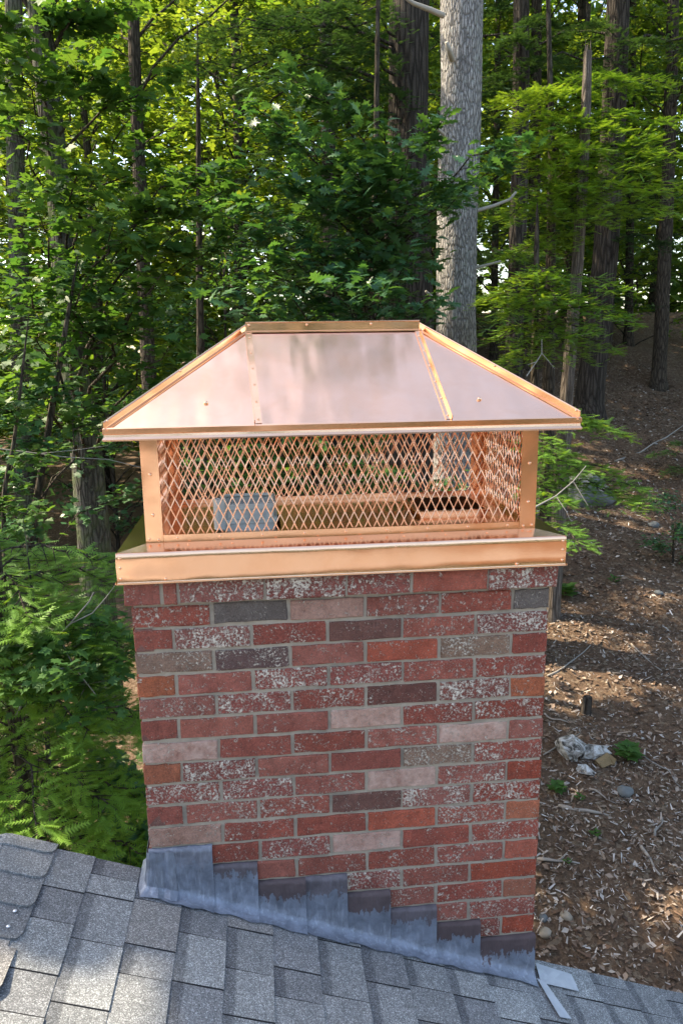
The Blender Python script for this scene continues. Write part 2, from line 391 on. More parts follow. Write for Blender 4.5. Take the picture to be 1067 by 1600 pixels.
V = [(RX-EAVE*cs+0.3, y, -5.2) for y in (wy, wy-0.15)] + [(RX+EAVE*cs-0.3, y, -5.2) for y in (wy, wy-0.15)] + \
    [(RX+EAVE*cs-0.3, y, ez) for y in (wy, wy-0.15)] + [(RX, y, RZ-0.06) for y in (wy, wy-0.15)] + [(RX-EAVE*cs+0.3, y, ez) for y in (wy, wy-0.15)]
m.add(V, [(0,2,4,6,8),(9,7,5,3,1),(0,1,3,2),(2,3,5,4),(8,9,1,0)])
wall = hlocal(m.obj('gable_wall', SIDING, house))
for k in range(30):                      # clapboards of the gable end
    z0 = -5.15 + k*0.15; half = min(EAVE*cs-0.3, (RZ-0.1-z0-0.15)/SL)
    if half < 0.1: break
    m = MB(); m.add([(RX-half, wy+0.004, z0+0.152), (RX+half, wy+0.004, z0+0.152), (RX+half, wy+0.016, z0), (RX-half, wy+0.016, z0),
                     (RX-half, wy+0.001, z0+0.152), (RX+half, wy+0.001, z0+0.152), (RX+half, wy+0.001, z0), (RX-half, wy+0.001, z0)],
                    [(0,1,2,3),(7,6,5,4),(0,4,5,1),(2,6,7,3),(1,5,6,2),(0,3,7,4)])
    cb = m.obj('clapboard', SIDING, wall)
EX = 0.139                                # exposure of a course
TONES = [(0.132, 0.137, 0.142), (0.172, 0.180, 0.182), (0.155, 0.161, 0.164), (0.172, 0.168, 0.163), (0.190, 0.199, 0.199), (0.143, 0.149, 0.154), (0.163, 0.170, 0.172)]
tabs = {}
def tab_mesh(L, t):
    key = (round(L, 3), t)
    if key in tabs: return tabs[key]
    x0, x1 = -0.035, EX; g = 0.0008; y0, y1 = g, L-g; c = 0.0012
    # cross-section along the slope: rises towards the butt so it rests on the course below
    sec = [(x0, 0.0004), (x0, 0.0014), (x1-c, 0.0026+t), (x1, 0.0026+t-c), (x1, 0.0004)]
    n = len(sec)
    V = []
    for yy, ins in ((y0, 0.0), (y0+c, 1.0), (y1-c, 1.0), (y1, 0.0)):
        for (x, z) in sec: V.append((x, yy, z if ins or z < 0.001 else z-c*0.7))
    F = [tuple(range(n))[::-1], tuple(3*n+i for i in range(n))]
    for r in range(3):
        for i in range(n): F.append((r*n+i, r*n+(i+1) % n, (r+1)*n+(i+1) % n, (r+1)*n+i))
    me = mesh_py('shingle', V, F, SHINGLE); me.materials.append(ASPHALT)
    for i in [0, 1]+[2+r*n+i for r in (0, 2) for i in range(n)]: me.polygons[i].material_index = 1
    tabs[key] = me; return me
LENS = [0.08, 0.10, 0.12, 0.15, 0.17, 0.20]
RT = Matrix.Rotation(ANG, 4, 'Y')
def roof_inv(x, y):                       # plan position -> slope distance
    return (x-RX)/cs
u_phase = roof_inv(at(287, 1430, 0)[0]*0 + 0.086, 0) % EX
rr = random.Random(5)
NEAR_V = -1.45
bulk = MB()
def tab_box(u0, v0, v1, t, side):         # joined shingles beyond the part in view
    P = [onroof(u0-0.03, v0, 0.002, side), onroof(u0-0.03, v1, 0.002, side), onroof(u0+EX, v1, 0.004+t, side), onroof(u0+EX, v0, 0.004+t, side)]
    Q = [onroof(u0+EX, v1, 0.0, side), onroof(u0+EX, v0, 0.0, side)]
    bulk.add(P+Q, [(0,1,2,3),(3,2,4,5)] if side == -1 else [(3,2,1,0),(5,4,2,3)])
ncourse = int(EAVE/EX)
for k in range(-1, ncourse):
    u0 = u_phase + k*EX
    if u0 < -0.02: continue
    v = RAKE; first = True; raised = rr.random() < 0.5
    while v > NEAR_V:
        L = rr.choice(LENS)
        if first: L = rr.choice([0.05, 0.07, 0.10, 0.13]) if k % 2 else rr.choice([0.13, 0.16]); L = round(L, 2)
        first = False; v1 = v - L
        t = 0.0034 if raised else 0.0012
        if u0 < 2.6:
            # leave the chimney footprint free
            xm0, xm1 = RX+u0*cs, RX+(u0+EX)*cs
            if v1 > -0.001 and xm0 > 0.01 and xm1 < 1.16: v = v1; raised = not raised; continue
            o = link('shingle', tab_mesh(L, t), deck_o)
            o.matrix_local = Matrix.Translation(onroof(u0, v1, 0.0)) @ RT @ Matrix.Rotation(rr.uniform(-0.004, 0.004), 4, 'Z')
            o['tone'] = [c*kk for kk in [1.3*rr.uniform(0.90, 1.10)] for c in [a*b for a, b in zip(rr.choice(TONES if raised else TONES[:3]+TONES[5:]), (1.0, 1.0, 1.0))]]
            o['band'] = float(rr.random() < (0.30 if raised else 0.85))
        else: tab_box(u0, v1, v, t, 1)
        v = v1; raised = not raised
    while v > BACK:
        L = rr.choice((0.2, 0.3, 0.4)); tab_box(u0, max(BACK, v-L), v, rr.choice((0.003, 0.006)), 1); v -= L
for k in range(ncourse):
    v = RAKE
    while v > BACK:
        L = rr.choice((0.2, 0.3, 0.4)); tab_box(k*EX+0.02, max(BACK, v-L), v, rr.choice((0.003, 0.006)), -1); v -= L
tag(bulk.obj('shingle_field', SHFAR, deck_o), 'grey shingles beyond the view', kind='stuff')
def ridge_cap(v_near, L, lift, tone, wing=0.155):
    # folded cap: section across the ridge, rounded near corners
    seg = []; R = 0.03
    us = [-wing, -wing+0.004, -wing+0.03, -0.06, -0.02, 0, 0.02, 0.06, wing-0.03, wing-0.012, wing-0.004, wing]
    V = []; nearcut = {0: R, 1: 0.018, 2: 0.004, 9: 0.006, 10: 0.016, 11: R, 8: 0.001}
    def pt(u, v, h):
        sd = 1 if u >= 0 else -1; a = abs(u); hh = h
        p = onroof(a, v, hh, sd); 
        if a < 0.02: p.z -= 0.004*(1-a/0.02)
        return p
    n = len(us)
    for i, u in enumerate(us):
        c = nearcut.get(i, 0)
        V += [pt(u, v_near+c, lift+0.006), pt(u, v_near+L, lift*0.4+0.002), pt(u, v_near+c, lift), pt(u, v_near+L, 0.001)]
    F = []
    for i in range(n-1):
        a, b = i*4, (i+1)*4
        F += [(a, b, b+1, a+1), (a+2, a, a+1, a+3)] if i == 0 else [(a, b, b+1, a+1)]
        F += [(a+2, b+2, b, a), (a+3, b+3, b+2, a+2)]
    b = (n-1)*4; F += [(b, b+2, b+3, b+1)]
    o = link('ridge_cap', mesh_py('ridge_cap', V, F, SHINGLE), deck_o)
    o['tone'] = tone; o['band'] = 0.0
    return o
for vn, L, lf, tn in ((0.033, 0.058, 0.0085, TONES[4]), (-0.074, 0.15, 0.0075, TONES[1]), (-0.187, 0.15, 0.0065, TONES[2]), (-0.300, 0.15, 0.004, TONES[0]),
                      (-0.47, 0.15, 0.011, TONES[3]), (-0.60, 0.16, 0.010, TONES[1]), (-0.73, 0.16, 0.010, TONES[6]), (-0.86, 0.16, 0.010, TONES[2]), (-0.99, 0.16, 0.010, TONES[4])):
    ridge_cap(vn, L, lf, [c*1.2 for c in tn])
m = MB()
for k in range(62):
    v0 = -1.12-k*0.13
    for sd in (1, -1):
        m.add([onroof(0, v0, 0.014, sd), onroof(0.15, v0, 0.014, sd), onroof(0.15, v0+0.14, 0.008, sd), onroof(0, v0+0.14, 0.008, sd)], [(0,1,2,3)])
tag(m.obj('ridge_cap_row', SHFAR, deck_o), kind='stuff')
def blob_mesh(name, r, mat, sub=1, sq=0.6, amp=0.25, seed=0):
    import bmesh
    bm = bmesh.new(); bmesh.ops.create_icosphere(bm, subdivisions=sub, radius=1)
    for v in bm.verts:
        k = 1+amp*fbm(v.co.x*1.3+seed, v.co.y*1.3, v.co.z*1.3, 3)
        v.co *= k; v.co.z *= sq; v.co *= r
    me = bpy.data.meshes.new(name); bm.to_mesh(me); bm.free(); me.materials.append(mat)
    me.polygons.foreach_set('use_smooth', np.ones(len(me.polygons), bool)); return me
nailm = blob_mesh('nail_head', 0.0065, NAILM, 1, 0.5, 0)
for u, v in ((0.115, -0.207), (0.115, -0.262)):
    o = link('nail_head', nailm, deck_o); o.location = onroof(u, v, 0.0105)
# pale sealing strips lapping the rake at the lower chimney corner
def strip(pts, h=0.012):
    m = MB(); m.plate([onroof((x-RX)/cs, y, hh) for x, y, hh in pts], (sn, 0, cs), 0.0015); return m.obj('sealing_strip', STRIP, deck_o)
def rp(px, py):                           # photo position on the roof plane
    d = ray(px, py); n = np.array([SL, 0, 1.0]); c = RZ + SL*RX
    t = (c - n@CAM)/(n@d); p = CAM+d*t; return p[0], p[1]
strip([(*rp(834, 1510), 0.014), (*rp(890, 1527), 0.0125), (*rp(902, 1553), 0.0115), (*rp(842, 1540), 0.013)][::-1])
strip([(*rp(836, 1534), 0.0145), (*rp(849, 1541), 0.015), (*rp(890, 1597), 0.0125), (*rp(872, 1594), 0.0125)][::-1])

# ------------------------------------------------------------------ brick chimney
PC, BP, MJ, CW, CD = 0.0677, 0.2127, 0.0098, 1.17, 0.60
chim = empty('brick_chimney', (CW/2, CD/2, -5.0), 'red brick chimney with white flecked bricks rising through the roof edge', 'chimney')
def cl(o): o.matrix_local = Matrix.Translation((-CW/2, -CD/2, 5.0)) @ o.matrix_local; return o
RECESS = 0.0045
mc = MB(); mc.box(RECESS, CW-RECESS, RECESS, CD-RECESS, -5.3, 0.012).box(-0.016+RECESS, CW+0.016-RECESS, -0.016+RECESS, CD+0.016-RECESS, 0.006, 0.074)
cl(mc.obj('mortar_core', MORTAR, chim))
bm_cache = {}
def brick_mesh(L, D, H, var):
    key = (round(L, 3), var)
    if key in bm_cache: return bm_cache[key]
    r = random.Random(hash(key) % 9999); b = 0.0026
    V = []; F = []
    xs = [0, b, L*0.2, L*0.4, L*0.6, L*0.8, L-b, L]; zs = [0, b, H-b, H]
    # front skin: a grid with chamfered rim, sides run back
    idx = {}
    for i, x in enumerate(xs):
        for j, z in enumerate(zs):
            edge = (i in (0, len(xs)-1)) or (j in (0, len(zs)-1))
            y = b*1.0 if edge else 0.0
            idx[i, j] = len(V)
            chip = 0.004 if edge and r.random() < 0.12 else 0.0
            V.append((x + r.uniform(-.0020, .0020), y + chip + r.uniform(-.0014, .0014), z + r.uniform(-.0021, .0021)))
    nx, nz_ = len(xs), len(zs)
    for i in range(nx-1):
        for j in range(nz_-1): F.append((idx[i, j], idx[i+1, j], idx[i+1, j+1], idx[i, j+1]))
    rim = [idx[i, 0] for i in range(nx)] + [idx[nx-1, j] for j in range(1, nz_)] + [idx[i, nz_-1] for i in range(nx-2, -1, -1)] + [idx[0, j] for j in range(nz_-2, 0, -1)]
    bk = []
    for q in rim: bk.append(len(V)); V.append((V[q][0], D, V[q][2]))
    n = len(rim)
    for i in range(n): F.append((rim[(i+1) % n], rim[i], bk[i], bk[(i+1) % n]))
    me = mesh_py('brick', V, F, BRICK); bm_cache[key] = me; return me
KIND = {  # tone, flecks, pale bloom
    'R': ((0.275, 0.076, 0.058), 0.12, 0.0), 'B': ((0.34, 0.076, 0.046), 0.08, 0.0), 'S': ((0.28, 0.078, 0.060), 0.62, 0.0),
    'H': ((0.255, 0.070, 0.060), 1.05, 0.05), 'P': ((0.34, 0.165, 0.13), 0.25, 0.85), 'L': ((0.30, 0.155, 0.118), 0.2, 0.35),
    'G': ((0.115, 0.118, 0.122), 0.12, 0.05), 'O': ((0.20, 0.135, 0.10), 0.85, 0.1), 'N': ((0.33, 0.108, 0.058), 0.06, 0.0),
    'D': ((0.095, 0.060, 0.062), 0.70, 0.0), 'M': ((0.15, 0.065, 0.058), 0.15, 0.0), 'C': ((0.32, 0.074, 0.052), 0.85, 0.0)}
ROWS = {2: 'SGLSSG', 3: 'RHSMSH', 4: 'ODRBOR', 5: 'NRHHSC', 6: 'SHSMHN', 7: 'RRRPSC', 8: 'PRSSPR', 9: 'NHRROC', 10: 'HHSPSB', 11: 'RSSMHC',
        12: 'LSRBCN', 13: 'RRHPRC', 14: 'RRSSSB', 15: 'SRRHSB', 16: 'RSRSSN', 17: 'RRSRSC', 18: 'SRRRSB'}
br = random.Random(11)
def put_brick(x0, x1, course, face, kind=None, proud=0.0):
    z0 = -(course-1)*PC + MJ/2 if course > 1 else 0.006
    L = x1-x0; H = PC-MJ if course > 1 else 0.064
    var = br.randrange(7); D = 0.05
    o = link('brick', brick_mesh(round(L, 3), D, H, var), chim)
    T = {'front': Matrix.Translation((x0, -proud, z0)),
         'right': Matrix.Translation((CW+proud, x0, z0)) @ Matrix.Rotation(math.pi/2, 4, 'Z'),
         'left': Matrix.Translation((-proud, CD-x0, z0)) @ Matrix.Rotation(-math.pi/2, 4, 'Z')}[face]
    T = T @ Matrix.Translation((0, br.uniform(-0.0015, 0.0012), br.uniform(-0.0012, 0.0012))) @ Matrix.Rotation(br.uniform(-0.006, 0.006), 4, 'Y')
    o.matrix_local = Matrix.Translation((-CW/2, -CD/2, 5.0)) @ T
    tone, sp, bl = KIND[kind or br.choice('RRBSSHHPMCN')]
    k = 1.6*br.uniform(0.84, 1.16)
    o['tone'] = [c*k*q*br.uniform(0.97, 1.03) for c, q in zip(tone, (1.04, 0.90, 0.76))]; o['speckle'] = (sp*0.85+0.27)*br.uniform(0.8, 1.2); o['bloom'] = max(bl, br.choice((0.0, 0.05, 0.12)))*br.uniform(0.8, 1.1)
def c1x(px): return -0.016 + (px-197)/674.0*1.202
for a, b, k in ((197, 251, 'R'), (255, 276, 'R'), (280, 406, 'H'), (410, 532, 'H'), (536, 634, 'H'), (638, 757, 'B'), (760, 871, 'H')):
    put_brick(c1x(a), c1x(b), 1, 'front', k, 0.016)
for c in range(2, 22):
    x = 0.0; row = ROWS.get(c, 'RSRSRS')
    for i in range(6):
        half = (i == 5) if c % 2 == 0 else (i == 0)
        L = BP/2 if half else BP
        j0 = 0 if i == 0 else MJ/2; j1 = 0 if i == 5 else MJ/2
        x1 = CW if i == 5 else x+L
        put_brick(round(x+j0, 3), round(x1-j1, 3), c, 'front', row[i]); x += L
for face in ('right', 'left'):
    for c in range(1, 22):
        lo, hi = (0.052, CD-0.002)
        x = lo if c % 2 else lo-BP/2; pr = 0.016 if c == 1 else 0
        while x < hi-0.03:
            a, b = max(lo, x+MJ/2), min(hi, x+BP-MJ/2)
            if b-a > 0.03: put_brick(round(a, 3), round(b, 3), c, face, None, pr)
            x += BP
mb = MB()                                # bricks of the far side and below the roof, out of sight
for c in range(1, 72):
    z0 = -(c-1)*PC+MJ/2; z1 = z0+PC-MJ; x = 0.0 if c % 2 else -BP/2
    while x < CW:
        a, b = max(0, x+MJ/2), min(CW, x+BP-MJ/2)
        if b-a > 0.02: mb.box(a, b, CD-0.02, CD, z0, z1)
        x += BP
    if c > 21:
        y = 0.05 if c % 2 else 0.05-BP/2
        while y < CD-0.02:
            a, b = max(0.05, y+MJ/2), min(CD-0.025, y+BP-MJ/2)
            if b-a > 0.02: mb.box(0, 0.02, a, b, z0, z1); mb.box(CW-0.02, CW, a, b, z0, z1)
            y += BP
o = cl(mb.obj('brickwork', BRICK, chim)); tag(o, kind='stuff'); o['tone'] = [0.235, 0.068, 0.052]; o['speckle'] = 0.5; o['bloom'] = 0.0

# step flashing, each piece of lead its own part; tops sit on the bed joints
def fl_x(px, py): return float(at(px, py, -0.003)[0])
def roofz(x): return RZ - SL*(x-RX)
steps = [(230, 331, 12, 0.0, 0.25), (332, 401, 13, 0.001, 0.8), (400, 476, 14, 0.0, 0.95), (475, 541, 14, 0.0012, 0.7), (541, 608, 15, 0.0, 0.95), (608, 680, 16, 0.001, 0.8), (679, 748, 17, 0.0, 1.0), (747, 836, 18, 0.001, 1.0)]
for i, (a, b, c, dy, st) in enumerate(steps):
    ym = 1340+18*i
    x0, x1 = fl_x(a, ym), fl_x(b, ym)+0.003
    if i == 0: x0 = -0.004
    if i == len(steps)-1: x1 = CW+0.003
    zt = -(c-1)*PC - 0.002 - c*0.0 ; n = 6
    V = []; F = []; Y0 = -0.0045-dy-0.0012
    r = random.Random(i)
    prof = [0.0, 0.10, 0.4, 0.75]         # fraction down the upstand, then the flare on to the shingles
    for j in range(n+1):
        x = x0+(x1-x0)*j/n; zb = roofz(x)+0.032
        tops = zt + r.uniform(-0.0015, 0.0015)
        yo = 0.0008+0.0050*j/n; Y0 = -0.0057-yo
        col = [(x, 0.004, tops+0.001), (x, Y0, tops-0.001)] + [(x, Y0-r.uniform(0, 0.0022), tops+(zb-tops)*p) for p in prof[1:]]
        col += [(x, Y0-0.003, zb), (x, Y0-0.010, zb-0.010), (x, Y0-0.022-r.uniform(0, 0.004), roofz(x)+0.0135), (x, Y0-0.036-r.uniform(0, 0.012), roofz(x)+0.0115+r.uniform(0, 0.001))]
        V += [(p[0]-x0, p[1]+0.0057, p[2]-zt) for p in col]; k = len(col)
    for j in range(n):
        for q in range(k-1): F.append((j*k+q, j*k+q+1, (j+1)*k+q+1, (j+1)*k+q))
    o = link('flashing_piece', sheet('flashing_piece', V, F, LEAD, 0.0022), chim)
    o.matrix_local = Matrix.Translation((-CW/2, -CD/2, 5.0)) @ Matrix.Translation((x0, -0.0057, zt)); o['stain'] = st
# folded corner piece wrapping the left edge
V = []; F = []
fold = [(0.075, -0.008, 0.0), (0.055, -0.013, 0.0), (0.040, -0.007, 0.0), (0.018, -0.015, 0), (0.0, -0.012, 0), (-0.010, -0.003, 0), (-0.012, 0.05, 0), (-0.012, 0.11, 0)]
for i, (x, y, _) in enumerate(fold):
    zt = -11*PC-0.006 - (0.012 if i == 0 else 0) + (0.006*math.sin(i*2.1)); zb = roofz(max(x, -0.02))+0.014
    out = 0.035 if i < 5 else 0.0; lx = -0.030 if i >= 4 else 0.010*math.sin(i*3)
    V += [(x, y, zt), (x-0.004, y-0.004*(i < 6), (zt*0.55+zb*0.45)), (x+lx*0.4, y-out*0.35, zb+0.016), (x+lx, y-out, zb)]
for i in range(len(fold)-1):
    for q in range(3): F.append((i*4+q+4, i*4+q+5, i*4+q+1, i*4+q))
o = link('flashing_corner', sheet('flashing_corner', [(a, b, c+11*PC) for a, b, c in V], F, LEAD, 0.0012, False), chim)
o.matrix_local = Matrix.Translation((-CW/2, -CD/2, 5.0)) @ Matrix.Translation((0, 0, -11*PC)); o['stain'] = 0.0

# ------------------------------------------------------------------ copper chimney cap
cap = empty('copper_chimney_cap', (0.588, 0.29, 0.076), 'shiny copper chimney cap with hipped roof and diamond mesh sides', 'chimney cap')
C0 = Vector((0.588, 0.29, 0.076))
def co(mb, name, mat=COPPER, parent=None, smooth=False):
    o = mb.obj(name, mat, cap, smooth); o.location = -C0; return o
SX0, SX1, SY0, SY1 = -0.026, 1.200, -0.030, 0.612    # skirt
PZ = 0.157
RV = blob_mesh('rivet', 0.0042, COPPER, 2, 0.6, 0)
def rivet(parent, x, y, z, axis='Y', s=1.0):
    o = link('rivet', RV, parent)
    rot = {'Y': Matrix.Rotation(math.pi/2, 4, 'X'), 'Z': Matrix(), 'X': Matrix.Rotation(math.pi/2, 4, 'Y')}[axis]
    o.matrix_local = Matrix.Translation((x, y, z)) @ rot @ Matrix.Scale(s, 4); return o
T = 0.0015
# skirt: four upright bands, the front one carrying a rolled bottom hem
def band(x0, y0, x1, y1, nrm, name='skirt_band'):
    m = MB(); n = Vector(nrm); d = Vector((x1-x0, y1-y0, 0)); k = 10
    V = []
    prof = [(0.004, 0.0765), (0.0055, 0.0725), (0.002, 0.0720), (0.000, 0.078), (0.0006, 0.100), (0.0014, 0.120), (0.0006, 0.140), (0.0, PZ-0.0035), (-0.003, PZ)]
    for i in range(k+1):
        p = Vector((x0, y0, 0))+d*(i/k); wob = 0.0007*math.sin(i*1.9)
        V += [p+n*(o_+wob*(0.085 < z < 0.15))+Vector((0, 0, z)) for o_, z in prof]
    q = len(prof); F = []
    for i in range(k):
        for j in range(q-1): F.append((i*q+j, (i+1)*q+j, (i+1)*q+j+1, i*q+j+1))
    o = link(name, sheet(name, V, F, COPPER, T), cap); o.location = -C0; return o
bf = band(SX0, SY0, SX1, SY0, (0, -1, 0)); band(SX1, SY0, SX1, SY1, (1, 0, 0)); band(SX1, SY1, SX0, SY1, (0, 1, 0)); band(SX0, SY1, SX0, SY0, (-1, 0, 0))
for z in (0.143, 0.118, 0.088):
    rivet(bf, SX0+0.010, SY0-0.0015, z); rivet(bf, SX1-0.010, SY0-0.0015, z)
rivet(bf, 0.10, SY0-0.0015, 0.083, s=1.0); rivet(bf, 1.06, SY0-0.0015, 0.082, s=1.0); rivet(bf, 0.72, SY0-0.0015, 0.145, s=0.6)
# pan: sloping margin outside the cage, flat floor inside with the two flue openings
FX0, FX1, FY0, FY1 = 0.046, 1.130, 0.030, 0.552      # cage
m = MB(); o4 = [(SX0+0.002, SY0+0.002), (SX1-0.002, SY0+0.002), (SX1-0.002, SY1-0.002), (SX0+0.002, SY1-0.002)]; i4 = [(FX0, FY0), (FX1, FY0), (FX1, FY1), (FX0, FY1)]
V = [(x, y, PZ+0.0005) for x, y in o4] + [(x, y, PZ+0.010) for x, y in i4]
m.add(V, [(0,1,5,4),(1,2,6,5),(2,3,7,6),(3,0,4,7)])
holes = [(0.223, 0.413, 0.14, 0.33), (0.845, 1.045, 0.24, 0.44)]
xs = [FX0, 0.223, 0.413, 0.845, 1.045, FX1]; ys = [FY0, 0.14, 0.24, 0.33, 0.44, FY1]
for i in range(5):
    for j in range(5):
        cx, cyy = (xs[i]+xs[i+1])/2, (ys[j]+ys[j+1])/2
        if any(h[0] < cx < h[1] and h[2] < cyy < h[3] for h in holes): continue
        m.add([(xs[i], ys[j], PZ+0.010), (xs[i+1], ys[j], PZ+0.010), (xs[i+1], ys[j+1], PZ+0.010), (xs[i], ys[j+1], PZ+0.010)], [(0,1,2,3)])
pan = co(m, 'base_pan')
for k in range(9): rivet(pan, 0.16+k*0.118, 0.012, PZ+0.008, 'Z', 0.75)
# copper collar round the right flue opening
m = MB(); h = holes[1]
for (x0, x1, y0, y1) in ((h[0], h[1], h[2]-0.002, h[2]), (h[0], h[1], h[3], h[3]+0.002), (h[0]-0.002, h[0], h[2]-0.002, h[3]+0.002), (h[1], h[1]+0.002, h[2]-0.002, h[3]+0.002)):
    m.box(x0, x1, y0, y1, PZ-0.05, PZ+0.026)
m.box(h[0]-0.014, h[1]+0.014, h[2]-0.016, h[2]-0.002, PZ+0.021, PZ+0.026); m.box(h[0]-0.014, h[1]+0.014, h[3]+0.002, h[3]+0.016, PZ+0.021, PZ+0.026)
m.box(h[0]-0.016, h[0]-0.002, h[2]-0.002, h[3]+0.002, PZ+0.021, PZ+0.0259); m.box(h[1]+0.002, h[1]+0.016, h[2]-0.002, h[3]+0.002, PZ+0.021, PZ+0.0259)
co(m, 'flue_collar')
# corner posts (angle sections)
PT = 0.470
def post(x, y, sx, sy):
    w = 0.046; m = MB(); zb = PZ+0.004; t = 0.002
    P = [(x, y), (x+sx*w, y), (x+sx*w, y+sy*t), (x+sx*t, y+sy*t), (x+sx*t, y+sy*w), (x, y+sy*w)]
    if sx*sy < 0: P = P[::-1]
    n = len(P); V = [(a, b, z) for z in (zb, PT) for a, b in P]
    m.add(V, [tuple(range(n))[::-1], tuple(range(n, 2*n))] + [(i, (i+1) % n, (i+1) % n+n, i+n) for i in range(n)])
    # foot tab bent on to the pan
    m.box(min(x, x+sx*w), max(x, x+sx*w), min(y-sy*0.022, y-sy*0.0005), max(y-sy*0.022, y-sy*0.0005), PZ+0.0042, PZ+0.0062)
    return co(m, 'corner_post')
for x, y, sx, sy in ((FX0, FY0, 1, 1), (FX1, FY0, -1, 1), (FX0, FY1, 1, -1), (FX1, FY1, -1, -1)):
    p = post(x, y, sx, sy)
    if sy == 1:
        for z in (0.245, 0.355): rivet(p, x+sx*0.023, y-0.001, z, s=1.2)
        rivet(p, x+sx*0.010, y-0.001, 0.178, s=0.9); rivet(p, x+sx*0.034, y-0.001, 0.176, s=0.9)
# bottom angles (mesh lips)
LIPZ = 0.188
m = MB(); m.box(FX0+0.047, FX1-0.047, FY0+0.001, FY0+0.003, PZ+0.0105, LIPZ); lipf = co(m, 'mesh_lip')
for k in range(9): rivet(lipf, 0.13+k*0.115, FY0+0.0005, 0.179, s=0.9)
m = MB(); m.box(FX0+0.047, FX1-0.047, FY1-0.003, FY1-0.001, PZ+0.0105, LIPZ-0.006); co(m, 'mesh_lip')
for xx in (FX0+0.001, FX1-0.003): m = MB(); m.box(xx, xx+0.002, FY0+0.047, FY1-0.047, PZ+0.0105, LIPZ); co(m, 'mesh_lip')
# expanded-metal diamond mesh: flat twisted strands with thicker knuckles
def mesh_panel(origin, ux, L, z0, z1):
    dw, dh = 0.0258, 0.053; n = Vector((0, 0, 1)).cross(ux).normalized()
    V = []; F = []
    ncol = int(math.ceil(L/dw)); dw = L/ncol; nrow = int(math.ceil((z1-z0)/(dh/2)))
    def strand(a, b, tw):
        d = (b-a); L_ = d.length; d.normalize(); s_ = d.cross(n); k = len(V); w0, w1, th = 0.0022, 0.00135, 0.001
        nt = (n+s_*0.45*tw).normalized(); st = d.cross(nt)
        for q, w in ((0.0, w0), (0.18, w1), (0.82, w1), (1.0, w0)):
            c = a+d*(L_*q)
            V.extend([c+st*w+nt*th, c-st*w+nt*th, c-st*w-nt*th, c+st*w-nt*th])
        for q in range(3):
            for e in range(4): F.append((k+q*4+e, k+q*4+(e+1) % 4, k+q*4+4+(e+1) % 4, k+q*4+4+e))
    for r in range(nrow):
        za, zb = z0+r*dh/2, min(z1, z0+(r+1)*dh/2); fr = (zb-za)/(dh/2)
        for c in range(ncol):
            for sgn in (1, -1):
                xa = (c+(0.0 if (r % 2 == 0) == (sgn == 1) else 1.0))*dw if True else 0
                # even rows: strands go up from node edges to the cell middle
                if r % 2 == 0: A = c*dw if sgn == 1 else (c+1)*dw; B = (c+0.5)*dw
                else: A = (c+0.5)*dw; B = c*dw if sgn == 1 else (c+1)*dw
                B = A+(B-A)*fr
                strand(Vector(origin)+ux*A+Vector((0, 0, za)), Vector(origin)+ux*B+Vector((0, 0, zb)), sgn)
    me = mesh_py('wire_mesh', V, F, WIRE)
    o = link('wire_mesh', me, cap); o.location = -C0; return o
MZ0, MZ1 = 0.180, PT-0.004
mesh_panel((FX0+0.006, FY0+0.006, 0), Vector((1, 0, 0)), FX1-FX0-0.012, MZ0, MZ1)
mesh_panel((FX0+0.006, FY1-0.006, 0), Vector((1, 0, 0)), FX1-FX0-0.012, MZ0, MZ1)
mesh_panel((FX0+0.006, FY0+0.008, 0), Vector((0, 1, 0)), FY1-FY0-0.016, MZ0, MZ1)
mesh_panel((FX1-0.006, FY0+0.008, 0), Vector((0, 1, 0)), FY1-FY0-0.016, MZ0, MZ1)
# hipped roof
EX0, EX1, EY0, EY1, EZ = -0.0255, 1.2115, -0.052, 0.632, 0.486
RA, RB, RY, RZ2 = 0.331, 0.846, 0.29, 0.7275
def panel(pts, nrm, sub=8):
    # subdivided sheet with slight oil-canning
    P = [Vector(p) for p in pts]; n = Vector(nrm).normalized(); V = []; F = []
    if len(P) == 3: P = [P[0], P[1], P[2], P[2]]
    seed = random.random()*50
    for i in range(sub+1):
        for j in range(sub+1):
            a, b = i/sub, j/sub
            q = (P[0]*(1-a)+P[1]*a)*(1-b)+(P[3]*(1-a)+P[2]*a)*b
            e = min(a, 1-a, b, 1-b)*4
            V.append(q+n*(0.0016*min(1, e)*fbm(q.x*6+seed, q.y*6, q.z*6, 2)))
    for i in range(sub):
        for j in range(sub):
            k = i*(sub+1)+j; F.append((k, k+sub+1, k+sub+2, k+1))
    o = link('roof_panel', sheet('roof_panel', V, F, CROOF, 0.0012), cap); o.location = -C0; return o
A, B, Cc, D = (EX0, EY0, EZ), (EX1, EY0, EZ), (EX1, EY1, EZ), (EX0, EY1, EZ)
R0, R1 = (RA, RY, RZ2), (RB, RY, RZ2)
sl0, sl1 = (0.352, EY0, EZ), (0.866, EY0, EZ)
rise, run = RZ2-EZ, RY-EY0
nf = (0, -rise, run)
pl = panel([A, sl0, R0], nf); pm = panel([sl0, sl1, R1, R0], nf); pr_ = panel([sl1, B, R1], nf)
nr = (0, rise, EY1-RY)
panel([Cc, D, R0, R1], nr); panel([D, A, R0], (-rise, 0, RA-EX0)); panel([B, Cc, R1], (rise, 0, EX1-RB))
def onfront(x, t): return Vector((x, EY0+(RY-EY0)*t, EZ+(RZ2-EZ)*t))
nfv = Vector(nf).normalized()
rivet(pl, *(onfront(0.225, 0.22)+nfv*0.002), 'Y', 1.5); rivet(pr_, *(onfront(0.955, 0.20)+nfv*0.002), 'Y', 1.5)
